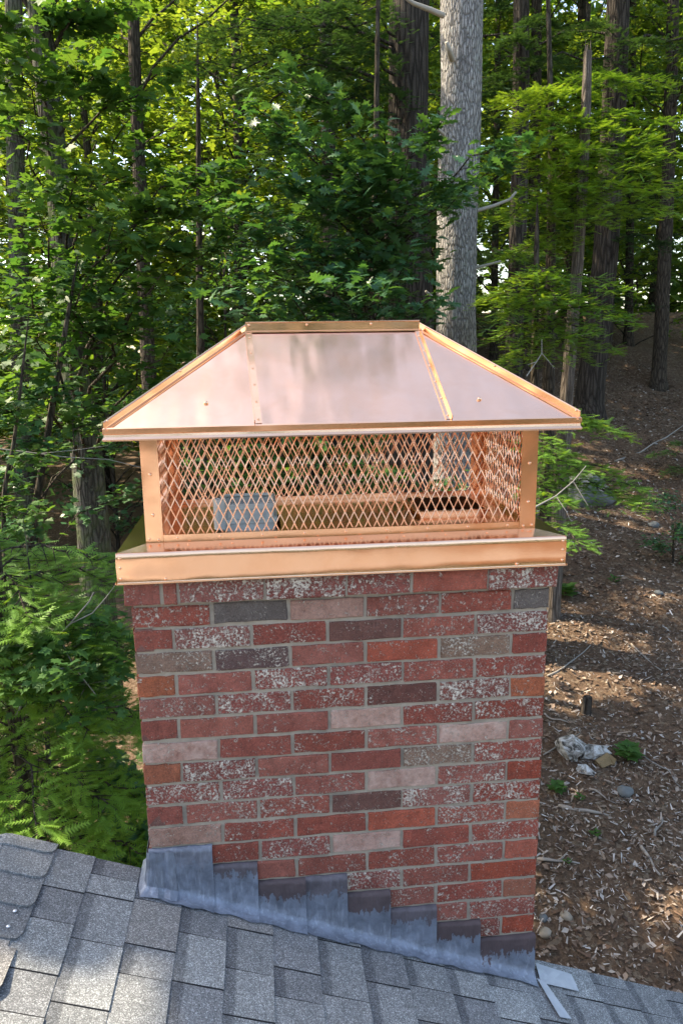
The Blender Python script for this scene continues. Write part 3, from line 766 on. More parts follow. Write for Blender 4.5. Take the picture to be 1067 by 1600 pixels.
# standing seams: a lap strip and a small upright fold
for (s0, s1, sg) in ((sl0, R0, 1), (sl1, R1, -1)):
    a, b = Vector(s0), Vector(s1); d = (b-a).normalized(); w = d.cross(nfv)
    if w.x < 0: w = -w
    m = MB(); a2, b2 = a+d*0.006, b-d*0.012
    m.plate([a2+w*sg*0.001+nfv*0.003, a2+w*sg*0.017+nfv*0.003, b2+w*sg*0.017+nfv*0.003, b2+w*sg*0.001+nfv*0.003][::sg], nfv, 0.0024)
    m.plate([a2+nfv*0.0005, a2+nfv*0.014, b2+nfv*0.014, b2+nfv*0.0005][::sg], w, 0.0022)
    sm = co(m, 'standing_seam')
    for k in range(6): rivet(sm, *(a+d*(0.02+0.072*k)+w*sg*0.0095+nfv*0.003), 'Y', 0.85)
# hip and ridge flanges: upright folded strips
def flange(a, b, hgt, name, out):
    a, b = Vector(a), Vector(b); m = MB(); up = Vector((0, 0, 1)); o_ = Vector(out).normalized()
    V = [a+o_*0.0015, b+o_*0.0015, b+o_*0.0015+up*hgt, a+o_*0.0015+up*hgt, a-o_*0.0015, b-o_*0.0015, b-o_*0.0015+up*hgt, a-o_*0.0015+up*hgt]
    m.add(V, [(0,1,2,3),(7,6,5,4),(3,2,6,7),(0,4,5,1),(1,5,6,2),(0,3,7,4)])
    m.add([a+o_*0.0016+up*0.001, b+o_*0.0016+up*0.001, b+o_*0.011+up*0.002-up*0.004, a+o_*0.011+up*0.002-up*0.004,
           a+o_*0.0016-up*0.0012, b+o_*0.0016-up*0.0012, b+o_*0.011-up*0.0045, a+o_*0.011-up*0.0045], [(0,3,2,1),(4,5,6,7),(3,7,6,2)])
    # hemmed top edge
    V2, F2 = tube_geo([a+up*hgt, b+up*hgt], 0.0026, 6); m.add(V2, [tuple(f) for f in F2])
    return co(m, name)
FH = 0.024
fr = flange(R0, R1, FH, 'ridge_flange', (0, -1, 0))
for x in (RA+0.01, 0.51, 0.70): rivet(fr, x, RY-0.003, RZ2+0.017, s=0.9)
def hip(a, b, out): return flange(a, b, 0.0175, 'hip_flange', out)
h1 = hip(A, R0, (0.7, -0.7, 0)); h2 = hip(B, R1, (-0.7, -0.7, 0)); hip(Cc, R1, (-0.7, 0.7, 0)); hip(D, R0, (0.7, 0.7, 0))
for t in (0.02, 0.5): 
    p = Vector(A).lerp(Vector(R0), t); rivet(h1, p.x+0.002, p.y-0.002, p.z+0.015, s=0.9)
    p = Vector(B).lerp(Vector(R1), t); rivet(h2, p.x-0.002, p.y-0.002, p.z+0.015, s=0.9)
# eave drip edge with two folds, mitred round the four sides
m = MB(); prof = [(0.0, 0.004), (0.004, 0.001), (0.004, -0.012), (0.001, -0.014), (0.002, -0.020), (0.006, -0.026), (0.004, -0.030), (-0.006, -0.031), (-0.020, -0.020), (-0.074, -0.016)]
ring = []
for o_, dz in prof: ring.append([(EX0-o_, EY0-o_, EZ+dz), (EX1+o_, EY0-o_, EZ+dz), (EX1+o_, EY1+o_, EZ+dz), (EX0-o_, EY1+o_, EZ+dz)])
V = [p for r_ in ring for p in r_]; F = []
for i in range(len(prof)-1):
    for k in range(4): F.append((i*4+(k+1) % 4, i*4+k, (i+1)*4+k, (i+1)*4+(k+1) % 4))
de = link('drip_edge', sheet('drip_edge', V, F, COPPER, 0.0008, False), cap); de.location = -C0

# grey metal flue liner standing in the left opening
flue = empty('flue_liner', (0.318, 0.235, PZ-0.052), 'grey metal flue liner with banded collar inside the left of the cage', 'flue'); flue.scale = (0.88, 0.88, 1.0)
def rsq(hw, r, n=5):
    P = []
    for cx, cyy, a0 in ((hw-r, hw-r, 0), (-hw+r, hw-r, 90), (-hw+r, -hw+r, 180), (hw-r, -hw+r, 270)):
        for k in range(n): a = math.radians(a0+90*k/(n-1)); P.append((cx+r*math.cos(a), cyy+r*math.sin(a)))
    return P
def rings(levels, mat, name, parent, cap_top=False):
    V = []; F = []; n = 20
    for hw, r, z in levels: V += [(x, y, z) for x, y in rsq(hw, r)]
    for i in range(len(levels)-1):
        for k in range(n): F.append((i*n+k, i*n+(k+1) % n, (i+1)*n+(k+1) % n, (i+1)*n+k))
    return link(name, mesh_py(name, V, F, mat, False), parent)
rings([(0.092, 0.028, 0.0), (0.092, 0.028, 0.085), (0.088, 0.026, 0.088), (0.088, 0.026, 0.125), (0.084, 0.025, 0.125), (0.084, 0.025, 0.0)], FLUE, 'liner_wall', flue)
rings([(0.0925, 0.028, 0.078), (0.098, 0.03, 0.080), (0.098, 0.03, 0.092), (0.0895, 0.027, 0.094)], FLUE, 'collar_band', flue)
rings([(0.0885, 0.026, 0.118), (0.094, 0.029, 0.120), (0.094, 0.029, 0.136), (0.086, 0.026, 0.138), (0.083, 0.025, 0.130)], FLUE, 'rim', flue)
rings([(0.084, 0.025, 0.03), (0.001, 0.0005, 0.031)], DARK, 'flue_throat', flue)
m = MB(); m.tube([(-0.088, -0.100, 0.068), (-0.088, -0.100, 0.155)], 0.021, 12); m.tube([(-0.088, -0.100, 0.152), (-0.088, -0.100, 0.158)], [0.021, 0.003], 12); m.obj('side_pipe', FLUE, flue, True)
m = MB(); m.box(0.01, 0.045, -0.104, -0.0985, 0.09, 0.12); m.obj('latch_plate', FLUE, flue)

# ------------------------------------------------------------------ foliage kit
def fan(outline, centre, cup=0.10, fold=0.10):
    half = outline; pts = half + [(-x, y) for x, y in half[-2:0:-1]]
    V = [(centre[0], centre[1], 0.0)] + [(x, y, -cup*(x*x+y*y)*2 + fold*abs(x)) for x, y in pts]; n = len(pts)
    return np.array(V), np.array([(0, 1+i, 1+(i+1) % n) for i in range(n)])
LEAF = {
    'maple': fan([(0, -.42), (.20, -.42), (.17, -.24), (.50, -.14), (.37, .02), (.54, .26), (.27, .21), (.19, .32), (0, .64)], (0, -.1)),
    'oak': fan([(0, -.55), (.10, -.36), (.07, -.24), (.26, -.14), (.12, -.02), (.36, .14), (.15, .18), (.27, .38), (.09, .38), (0, .58)], (0, 0)),
    'simple': fan([(0, -.5), (.30, -.08), (.18, .28), (0, .58)], (0, 0)),
    'oval': fan([(0, -.5), (.16, -.3), (.25, 0), (.18, .28), (0, .6)], (0, 0)),
}
_q = np.array([(0, -.5, 0), (.32, .02, .07), (0, .6, -.06), (-.32, .02, .07)]); LEAF['quad'] = (_q, np.array([(0, 1, 2), (0, 2, 3)]))
_V, _F = [], []
for _k in range(8):                      # a flat hemlock twig: two ranks of needles
    _y = 0.05+_k*0.122; _l = 0.27*(1-0.5*_k/8)
    for _sg in (-1, 1):
        b = len(_V); _V += [(0, _y-.05, 0), (0, _y+.05, 0.004), (_sg*_l, _y+.10, -.03)]; _F.append((b, b+1, b+2) if _sg > 0 else (b, b+2, b+1))
b = len(_V); _V += [(-.012, 0, .002), (.012, 0, .002), (0, 1.06, -.01)]; _F.append((b, b+1, b+2))
LEAF['twig'] = (np.array(_V), np.array(_F))
def unit(a): return a/(np.linalg.norm(a, axis=-1, keepdims=True)+1e-9)
class Crown:
    def __init__(s): s.P = []; s.D = []; s.N = []; s.S = []
    def add(s, P, D, N, S): s.P.append(P); s.D.append(D); s.N.append(N); s.S.append(S)
    def cat(s): return [np.concatenate(a) for a in (s.P, s.D, s.N, s.S)]
def frames(D, N):
    z = unit(N); x = unit(np.cross(D, z)); y = np.cross(z, x); return x, y, z
def leaves_mesh(name, P, D, N, S, kind, mat, tint):
    V0, F0 = LEAF[kind]; x, y, z = frames(D, N); n = len(P); k = len(V0)
    V = P[:, None] + S[:, None, None]*(V0[None, :, 0, None]*x[:, None] + V0[None, :, 1, None]*y[:, None] + V0[None, :, 2, None]*z[:, None])
    F = (np.arange(n)[:, None, None]*k + F0[None]).reshape(-1, 3)
    return mesh_np(name, V, F, mat, np.repeat(tint, k))
UP = np.array([0, 0, 1.0])
def bough_path(a, b, lift=0.10, n=8, wob=0.03):
    t = np.linspace(0, 1, n)[:, None]; L = np.linalg.norm(b-a)
    w = rng.normal(0, wob*L, (n, 3))*np.sin(np.pi*t)
    return a+(b-a)*t + UP*L*lift*np.sin(np.pi*t**0.8) + w
def path_at(path, t):
    n = len(path)-1; i = np.minimum((t*n).astype(int), n-1); f = (t*n-i)[:, None]
    return path[i]*(1-f)+path[i+1]*f
def broad_bough(cr, path, width, ntw, per, size, tilt=0.35, t0=0.25, flat=0.10):
    L = np.linalg.norm(path[-1]-path[0]); ax = unit(path[-1]-path[len(path)//3]); side = unit(np.cross(ax, UP))
    t = np.sort(rng.uniform(t0, 1.0, ntw)); base = path_at(path, t)
    sg = np.where(np.arange(ntw) % 2 == 0, 1.0, -1.0)
    ang = rng.uniform(0.5, 1.25, ntw)
    d = unit(ax*np.cos(ang)[:, None] + side*(sg*np.sin(ang))[:, None] + UP*rng.normal(0.0, 0.16, (ntw, 1)))
    d[t > 0.96] = ax
    ln = width*rng.uniform(0.5, 1.15, ntw)*(1.15-0.55*t)
    s = rng.uniform(0.2, 1.05, (ntw, per)); p = base[:, None]+d[:, None]*(ln[:, None]*s)[..., None] - UP*(0.10*ln[:, None]*s**2)[..., None]
    p = p + rng.normal(0, 1, p.shape)*np.array([.05, .05, flat*0.5])
    ld = unit(d[:, None] + rng.normal(0, 0.75, p.shape)*np.array([1, 1, 0.35]) - UP*0.25)
    nn = unit(UP + rng.normal(0, tilt, p.shape))
    S = size*rng.uniform(0.6, 1.25, (ntw, per))
    cr.add(p.reshape(-1, 3), ld.reshape(-1, 3), nn.reshape(-1, 3), S.ravel())
    return base, base+d*ln[:, None]
def hem_bough(cr, path, width, nbr, ntw, size, droop=0.25, t0=0.15):
    ax = unit(path[-1]-path[len(path)//3]); side = unit(np.cross(ax, UP))
    t = np.linspace(t0, 1.0, nbr)+rng.normal(0, 0.01, nbr); t = np.clip(t, 0, 1); base = path_at(path, t)
    sg = np.where(np.arange(nbr) % 2 == 0, 1.0, -1.0); ang = rng.uniform(0.65, 1.1, nbr)
    d = unit(ax*np.cos(ang)[:, None]+side*(sg*np.sin(ang))[:, None]+UP*rng.normal(-0.05, 0.12, (nbr, 1)))
    ln = width*(1.08-0.72*t)*rng.uniform(0.65, 1.15, nbr)
    s = np.linspace(0.08, 1.0, ntw)[None]+rng.normal(0, .03, (nbr, ntw))
    p = base[:, None]+d[:, None]*(ln[:, None]*s)[..., None]-UP*(droop*ln[:, None]*s**2)[..., None]+rng.normal(0, .012, (nbr, ntw, 3))
    s2 = np.where(np.arange(ntw) % 2 == 0, 1.0, -1.0)
    sd = unit(np.cross(d, UP)); a2 = rng.uniform(0.35, 1.0, (nbr, ntw))
    td = d[:, None]*np.cos(a2)[..., None]+sd[:, None]*(s2[None]*np.sin(a2))[..., None]-UP*rng.uniform(0.05, 0.35+droop, (nbr, ntw, 1))
    nn = unit(UP+rng.normal(0, 0.22, p.shape))
    cr.add(p.reshape(-1, 3), unit(td).reshape(-1, 3), nn.reshape(-1, 3), (size*rng.uniform(0.6, 1.2, (nbr, ntw))).ravel())
    return base, base+d*ln[:, None]*0.8
def trunk_mesh(nodes, rad, bark, origin, seg=20, rough=0.06, rows=46):
    P = np.array(nodes, float); r = np.array(rad, float)
    s = np.concatenate([[0], np.cumsum(np.linalg.norm(np.diff(P, axis=0), axis=1))]); q = np.linspace(0, s[-1], rows)
    C = np.stack([np.interp(q, s, P[:, i]) for i in range(3)], 1)
    for _ in range(3): C[1:-1] = (C[:-2]+2*C[1:-1]+C[2:])/4
    R = np.interp(q, s, r)
    V, F = tube_geo(C, R, seg); V = V.reshape(rows, seg, 3)
    sd = float(rng.uniform(0, 90))
    for i in range(rows):
        for j in range(seg):
            a = j/seg*2*math.pi
            k = fbm(math.cos(a)*1.6+sd, math.sin(a)*1.6, q[i]*0.55, 3)*rough*1.6 + fbm(math.cos(a)*6+sd, math.sin(a)*6, q[i]*1.1, 2)*rough
            V[i, j] = C[i]+(V[i, j]-C[i])*(1+k)
    V = V.reshape(-1, 3)-np.asarray(origin)
    return mesh_np('trunk', V, F, bark, smooth=True)
def px_trunk(pts, Y, top=None, base=True):
    """photo positions (x, y, width in photo pixels), top first -> world nodes from the ground up"""
    N, R = [], []
    for (x, y, w) in pts[::-1]:
        p = at(x, y, Y); N.append(p); R.append(w*0.5*np.dot(p-CAM, CF)/FPX)
    if base:
        d = N[0]-N[1] if len(N) > 1 else np.array([0, 0, -1.0]); d = d/max(1e-6, -d[2]) if d[2] < -0.05 else np.array([0, 0, -1.0])
        d[:2] = np.clip(d[:2], -0.2, 0.2); z = gz(N[0][0], N[0][1]); h = N[0][2]-z
        if h > 0.3:
            b = N[0]+d*h; b[2] = gz(b[0], b[1])-0.15
            N = [b, b+(N[0]-b)*0.14]+N; R = [R[0]*1.65, R[0]*1.12]+R
    if top:
        d = N[-1]-N[-2]; d = d/d[2]; h = top-N[-1][2]
        if h > 0: N = N+[N[-1]+d*h*0.5, N[-1]+d*h]; R = R+[R[-1]*0.75, R[-1]*0.18]
    return np.array(N), np.array(R)
def on_trunk(N, z):
    z = np.clip(z, N[0][2], N[-1][2]); i = int(np.clip(np.searchsorted(N[:, 2], z)-1, 0, len(N)-2))
    f = (z-N[i][2])/(N[i+1][2]-N[i][2]+1e-9); return N[i]*(1-f)+N[i+1]*f
def tree(name, label, cat, N, R, bark, ends, leafmat, kind, size=0.11, width=0.7, dens=1.0, group=None, rise=0.6, hem=False, dark_twig=None,
         single=0, droop=0.25, seg=18, branch_r=0.022, crown_kill=None, lift=0.10, tilt=0.35, rows=46):
    """N, R: trunk nodes and radii; ends: tips of the boughs"""
    base = N[0]; root = empty(name, base, label, cat, group)
    link('trunk', trunk_mesh(N, R, bark, base, seg, rows=rows), root)
    cr = Crown(); tw = [[], []]; nb = 0
    for e in ends:
        e = np.asarray(e, float); L = np.linalg.norm((e-on_trunk(N, e[2]))[:2])
        a = on_trunk(N, e[2]-rise*L*(1 if not hem else -0.15))
        path = bough_path(a, e, lift)
        if crown_kill is not None and crown_kill(path[2:]).mean() > 0.3: continue
        r0 = min(branch_r*(0.5+0.25*L), 0.07)
        V, F = tube_geo(path, np.linspace(r0, 0.004, len(path)), 5)
        link('branch', mesh_np('branch', V-base, F, dark_twig or bark, smooth=True), root); nb += 1
        if hem: b0, b1 = hem_bough(cr, path, width*rng.uniform(.8, 1.2), int(22*dens), int(11*dens), size, droop)
        else: b0, b1 = broad_bough(cr, path, width*rng.uniform(.8, 1.25), int(22*dens), 7, size, tilt)
        tw[0].append(b0); tw[1].append(b1)
    if not ends: return root
    P, D, Nn, S = cr.cat()
    if crown_kill is not None:
        k = ~crown_kill(P); P, D, Nn, S = P[k], D[k], Nn[k], S[k]
    cl_ = np.clip(0.5+0.30*np.sin(P[:, 0]*2.1+P[:, 2]*1.7)+rng.normal(0, .25, len(P)), 0, 1)
    if single:                            # the leaves that show largest are parts of their own
        q = P-CAM; dz = q@CF; sx = 533.5+FPX*(q@CR)/dz; sy = 800-FPX*(q@CU)/dz
        vis = (sx > 5) & (sx < 1062) & (sy > 5) & (sy < 1330) & (dz > 0)
        show = S/dz*np.abs(np.sum(unit(Nn)*unit(q), 1)); show[~vis] = 0
        pick = np.argsort(-show)[:single]; keep = np.ones(len(P), bool); keep[pick] = False
        vs = [leaves_mesh('leaf', np.zeros((1, 3)), np.array([[0, 1.0, 0]]), np.array([[0, 0, 1.0]]), np.ones(1), kind, leafmat, np.array([t])) for t in (0.15, 0.5, 0.9)]
        x, y, z = frames(D, Nn)
        for i in pick:
            o = link('leaf', vs[int(min(2, cl_[i]*3))], root); s_ = S[i]; p = P[i]-base
            o.matrix_local = Matrix([[x[i][a]*s_, y[i][a]*s_, z[i][a]*s_, p[a]] for a in range(3)]+[[0, 0, 0, 1]])
        P, D, Nn, S, cl_ = P[keep], D[keep], Nn[keep], S[keep], cl_[keep]
    c = link('crown', leaves_mesh('crown', P-base, D, Nn, S, kind, leafmat, cl_), root); c['kind'] = 'stuff'
    b0, b1 = np.concatenate(tw[0]), np.concatenate(tw[1])   # twigs as thin prisms
    if crown_kill is not None: k = ~(crown_kill(b0) | crown_kill(b1) | crown_kill((b0+b1)/2)); b0, b1 = b0[k], b1[k]
    d = unit(b1-b0); s1 = unit(np.cross(d, UP+0.01)); r0 = 0.0045; m_ = len(b0)
    V = np.stack([b0+s1*r0, b0-s1*r0, b0+UP*r0*1.6, b1], 1).reshape(-1, 3)-base
    F = (np.arange(m_)[:, None, None]*4+np.array([(0, 3, 2), (2, 3, 1), (1, 3, 0)])[None]).reshape(-1, 3)
    t_ = link('twigs', mesh_np('twigs', V, F, dark_twig or bark), root); t_['kind'] = 'stuff'
    return root
def around(N, z0, z1, n, rad, shape='dome', jitter=0.25):
    """bough tips round a trunk between two heights"""
    out = []
    for i in range(n):
        f = (i+0.5)/n; z = z0+(z1-z0)*f; a = i*2.39996+rng.normal(0, .3)
        r = rad*(math.sqrt(max(0.05, 1-(2*f-0.8)**2/1.5)) if shape == 'dome' else (1.05-0.85*f))*rng.uniform(1-jitter, 1+jitter)
        c = on_trunk(N, z); out.append(np.array([c[0]+r*math.cos(a), c[1]+r*math.sin(a), z+rng.normal(0, .25)]))
    return out
def A(l): return [at(x, y, Y) for x, y, Y in l]

# ------------------------------------------------------------------ the wood behind the chimney
N, R = px_trunk([(722, -40, 66), (720, 100, 64), (715, 300, 61), (712, 500, 60), (708, 700, 63)], 8.0, 24.0)
pine = tree('pine_tree', 'straight pale grey pine trunk with broken stubs, rising right behind the copper cap', 'tree', N, R, BGREY,
            around(N, 8.0, 23, 26, 3.4, 'cone'), L_HEMD, 'twig', 0.28, 0.85, 0.74, 'forest trees', hem=True, seg=40, rows=90)
for pts, r in (([(692, 24, 7.75), (668, 14, 7.6), (645, 5, 7.55), (630, -6, 7.5)], 0.035), ([(706, 92, 7.77), (702, 80, 7.6), (697, 66, 7.55)], 0.042), ([(693, 210, 7.8), (682, 200, 7.6), (672, 193, 7.5)], 0.022),
               ([(742, 330, 7.95), (770, 322, 7.9), (795, 312, 7.9), (806, 300, 7.9)], 0.026), ([(738, 420, 7.95), (760, 414, 7.9), (782, 408, 7.8)], 0.022), ([(690, 470, 7.8), (676, 465, 7.6), (665, 455, 7.5)], 0.025)):
    P = np.array(A(pts)); V, F = tube_geo(P, np.linspace(r, r*0.55, len(P)), 7)
    V = np.concatenate([V, P[-1:]]); n = len(P)
    me = mesh_py('branch_stub', V-N[0], [tuple(f) for f in F]+[((n-1)*7+k, (n-1)*7+(k+1) % 7, n*7) for k in range(7)], mat_flat('stub_wood', (0.34, 0.31, 0.26), 0.9), True)
    link('branch_stub', me, pine)
N, R = px_trunk([(640, -40, 56), (638, 200, 62), (635, 400, 76), (632, 560, 92)], 11.5, 22.0)
tree('hemlock_tree', 'massive dark furrowed hemlock trunk just left of the grey pine', 'tree', N, R, BDARK,
     A([(330, 50, 10), (270, 110, 9.5), (380, 130, 9.5), (440, 165, 9.5), (520, 80, 10), (560, 140, 10.5), (430, 30, 10), (500, 10, 10), (360, 95, 9.8), (300, 70, 10.2), (410, 330, 10), (330, 385, 10), (480, 350, 10.5), (560, 320, 10.5),
        (520, 420, 10.3), (440, 440, 10), (360, 470, 10), (580, 470, 10.5), (720, 100, 12.5), (780, 200, 12.5), (770, 330, 12)]) + around(N, 6.5, 21.5, 20, 3.6, 'cone'),
     L_HEMD, 'twig', 0.17, 0.85, 1.0, 'forest trees', hem=True, droop=0.45, seg=36, rows=80)
N, R = px_trunk([(58, -40, 34), (70, 100, 34), (88, 250, 34), (100, 400, 36), (112, 560, 40), (136, 700, 46), (148, 860, 50)], 8.6, 11.0)
mossy = tree('maple_tree', 'leaning mossy maple trunk at the left, behind layered green leaves', 'tree', N, R, BMOSS,
     A([(20, 190, 6.8), (120, 250, 6.3), (225, 235, 7.2), (300, 285, 6.6), (345, 265, 7.4), (60, 330, 6.2), (180, 340, 6.2), (290, 350, 6.4), (365, 290, 7.8), (20, 420, 6.0), (140, 430, 6.0), (255, 425, 6.2), (325, 395, 7.2),
        (50, 515, 5.8), (265, 540, 6.2), (10, 575, 5.8), (30, 100, 7.2), (150, 115, 7.8), (265, 120, 8.4), (5, 40, 7.5), (100, 30, 8.4), (190, 20, 8.8), (250, 330, 7)]) + around(N, 5.5, 10.5, 16, 3.0),
     L_MAPLE, 'maple', 0.14, 0.66, 1.15, 'forest trees', single=140, dark_twig=BBROWN, seg=26, rows=70)
N, R = px_trunk([(208, -40, 18), (212, 150, 19), (220, 300, 21), (228, 480, 23), (236, 640, 25)], 12.0, 17.5)
tree('maple_tree', 'slim straight dark trunk standing right of the leaning mossy maple', 'tree', N, R, BBROWN,
     A([(150, 60, 12), (260, 40, 12.5), (300, 90, 12), (170, 180, 12), (280, 200, 12.4), (130, 300, 12.6), (300, 320, 12.2), (240, 380, 12), (170, 420, 12)]) + around(N, 6, 17, 26, 3.2),
     L_FAR, 'simple', 0.13, 0.8, 1.0, 'forest trees', seg=14)
N, R = px_trunk([(22, -40, 26), (24, 200, 26), (30, 420, 28), (34, 560, 30)], 15.0, 13)
tree('maple_tree', 'pale trunk half hidden by leaves at the far left edge', 'tree', N, R, BMOSS, A([(0, 150, 14), (70, 160, 14.5), (20, 300, 14), (90, 330, 14.5), (40, 470, 14), (0, 540, 14)]) + around(N, 6, 12.5, 12, 2.6),
     L_FAR, 'simple', 0.14, 0.9, 1.0, 'forest trees', seg=14)
N, R = px_trunk([(311, 300, 9), (312, 420, 11), (314, 560, 12)], 11.0, 5.5)
tree('sapling', 'thin dark sapling stem between the slim maple and the oak leaves', 'tree', N, R, BBROWN, A([(270, 330, 10.6), (350, 350, 10.8), (290, 280, 11), (340, 300, 11)]), L_MAPLE, 'simple', 0.11, 0.5, 0.9, 'forest saplings', seg=8)
N, R = px_trunk([(590, 40, 7), (588, 180, 9), (586, 330, 11), (583, 480, 13)], 7.4, 6.0)
tree('oak_sapling', 'young oak with lobed blue-green leaves spreading above the copper cap', 'tree', N, R, BBROWN,
     A([(400, 170, 6.2), (450, 115, 6.6), (480, 215, 6.0), (425, 255, 6.2), (520, 295, 6.0), (385, 320, 6.4), (600, 195, 6.0), (640, 245, 5.9), (690, 190, 6.0), (720, 275, 5.8), (785, 255, 6.2), (815, 225, 6.5), (700, 325, 5.9),
        (620, 325, 5.8), (555, 375, 6.2), (455, 400, 6.0), (405, 435, 5.8), (520, 445, 5.6), (600, 450, 5.5), (672, 468, 5.5), (345, 470, 5.7), (305, 435, 6.2), (540, 230, 6.4), (470, 300, 6.4), (430, 200, 6.6), (500, 150, 6.8), (560, 280, 6.2), (440, 345, 6.2), (500, 390, 6.2), (370, 400, 6.2), (640, 400, 6.0), (560, 430, 6.0), (660, 290, 5.9), (590, 250, 6.2), (330, 330, 6.8)]),
     L_OAK, 'oak', 0.17, 0.46, 0.72, 'forest saplings', single=140, seg=10, branch_r=0.016)
# right-hand side
N, R = px_trunk([(967, -40, 35), (958, 200, 36), (946, 400, 38), (934, 505, 40)], 15.0, 22)
tree('hemlock_tree', 'thick dark hemlock trunk standing behind the grey broken snag', 'tree', N, R, BDARK, A([(1010, 60, 14), (900, 40, 14), (1050, 120, 14), (1030, 230, 14), (990, 330, 14.3), (1040, 380, 14), (900, 120, 14.2)]) + around(N, 6, 21, 24, 3.6, 'cone'),
     L_HEMD, 'twig', 0.19, 0.8, 0.95, 'forest trees', hem=True, droop=0.4, seg=26)
N, R = px_trunk([(815, -40, 24), (812, 250, 25), (806, 450, 27)], 13.0, 19)
tree('hemlock_tree', 'narrow dark hemlock trunk to the right of the grey pine', 'tree', N, R, BDARK,
     A([(800, 60, 12), (860, 90, 12), (770, 120, 12.4), (850, 30, 12), (770, 400, 12), (850, 400, 12), (780, 500, 11.5)]) + around(N, 5, 18.5, 22, 3.2, 'cone'), L_HEMD, 'twig', 0.18, 0.75, 0.95, 'forest trees', hem=True, droop=0.4, seg=18)
N, R = px_trunk([(838, -40, 17), (837, 160, 17), (834, 330, 18), (830, 440, 19)], 18.0, 14)
tree('maple_tree', 'thin upright trunk just right of the narrow dark hemlock', 'tree', N, R, BBROWN, A([(790, 30, 17.5), (880, 60, 17.5), (800, 120, 18), (880, 250, 17.5)]) + around(N, 6, 13, 12, 2.8), L_FAR, 'simple', 0.15, 0.9, 1.0, 'forest trees', seg=12)
N, R = px_trunk([(1052, -40, 18), (1048, 120, 19), (1042, 300, 20), (1036, 430, 21)], 17.0, 14)
tree('maple_tree', 'dark trunk standing by the right edge of the wood', 'tree', N, R, BBROWN, A([(1010, 20, 16.5), (1060, 60, 16), (1000, 130, 17)]) + around(N, 6, 13, 12, 2.8), L_FAR, 'simple', 0.15, 0.9, 1.0, 'forest trees', seg=12)
for i, (x, w, Y, lab) in enumerate(((985, 11, 20, 'slender trunk close behind the thick dark hemlock'),
                                   (905, 13, 21, 'slender trunk seen just left of the snag top'), (775, 10, 19, 'slender trunk between the grey pine and the narrow hemlock'))):
    N, R = px_trunk([(x+4, -40, w), (x, 250, w*1.05), (x-3, 480, w*1.15)], Y, 13)
    tree('slender_tree', lab, 'tree', N, R, BBROWN, around(N, 1.5, 12.5, 24, 2.6), L_FAR, 'quad', 0.19, 0.95, 1.0, 'slender far trees', seg=8, rows=20)
# the snag
N, R = px_trunk([(918, 80, 13), (914, 200, 16), (906, 350, 17), (896, 480, 18), (886, 600, 20), (880, 690, 22)], 8.2)
snag = empty('snag', N[0], 'grey weathered broken snag without branches, right of the cap', 'dead tree', 'forest trees')
link('trunk', trunk_mesh(N, R, BSNAG, N[0], 14, 0.07), snag)
P = on_trunk(N, N[-1][2]); m = MB()
for k in range(5):
    a = k*1.3; m.tube([P+np.array([.03*math.cos(a), .03*math.sin(a), -.25]), P+np.array([.035*math.cos(a), .035*math.sin(a), .06+.05*(k % 3)])], [0.022, 0.003], 5)
o = m.obj('splinter', BSNAG, snag); o.location = tuple(-N[0])
# hemlocks with fresh sprays on the right
N, R = px_trunk([(858, 90, 8), (862, 250, 12), (860, 420, 15), (856, 640, 19)], 9.2, 7.2)
tree('young_hemlock', 'young hemlock whose green sprays hang in front of the snag', 'tree', N, R, BBROWN,
     A([(795, 150, 8.4), (850, 140, 8.1), (900, 185, 8.0), (860, 225, 7.6), (930, 235, 7.6), (985, 175, 8.0), (1050, 190, 8.0), (1000, 262, 7.5), (900, 290, 7.6), (820, 300, 8.0), (1060, 290, 7.2), (1045, 335, 7.1), (780, 345, 8.0), (960, 320, 7.5), (1030, 240, 7.6), (760, 260, 8.4), (830, 180, 8.2), (940, 200, 7.9), (880, 260, 7.7), (970, 285, 7.5), (1010, 215, 7.8), (800, 230, 8.2), (850, 320, 7.7), (920, 340, 7.5), (1060, 240, 7.5), (1020, 300, 7.3), (900, 140, 8.3), (960, 120, 8.4), (1040, 130, 8.4), (800, 400, 7.9), (860, 380, 7.7)]),
     L_HEMF, 'twig', 0.155, 0.66, 0.9, 'young hemlocks', hem=True, droop=0.3, seg=12, branch_r=0.014)
N, R = px_trunk([(838, 380, 8), (836, 520, 12), (832, 700, 15)], 7.4, 2.3)
tree('young_hemlock', 'young hemlock spreading just above the right slope of the copper cap', 'tree', N, R, BBROWN,
     A([(800, 445, 6.8), (850, 430, 6.7), (905, 470, 6.5), (965, 490, 6.4), (992, 505, 6.2), (800, 495, 6.5), (870, 530, 6.3), (955, 545, 6.2), (820, 560, 6.3), (775, 530, 6.6), (905, 560, 6.2), (760, 470, 6.9), (830, 470, 6.5), (930, 520, 6.2), (970, 450, 6.6), (780, 580, 6.4), (870, 470, 6.4)]),
     L_HEMF, 'twig', 0.125, 0.5, 0.9, 'young hemlocks', hem=True, droop=0.3, seg=10, branch_r=0.012)
N, R = px_trunk([(828, 640, 6), (815, 740, 9), (800, 860, 12)], 4.8, 0.1)
tree('young_hemlock', 'low hemlock sprig leaning out beside the right end of the mesh cage', 'tree', N, R, BBROWN,
     A([(925, 655, 4.6), (975, 680, 4.5), (865, 705, 4.3), (905, 735, 4.3), (985, 775, 4.3), (1002, 765, 4.3), (880, 785, 4.1), (960, 740, 4.4), (905, 850, 3.7), (1000, 790, 4.2)]),
     L_HEMF, 'twig', 0.11, 0.34, 0.9, 'young hemlocks', hem=True, droop=0.3, seg=8, branch_r=0.007)
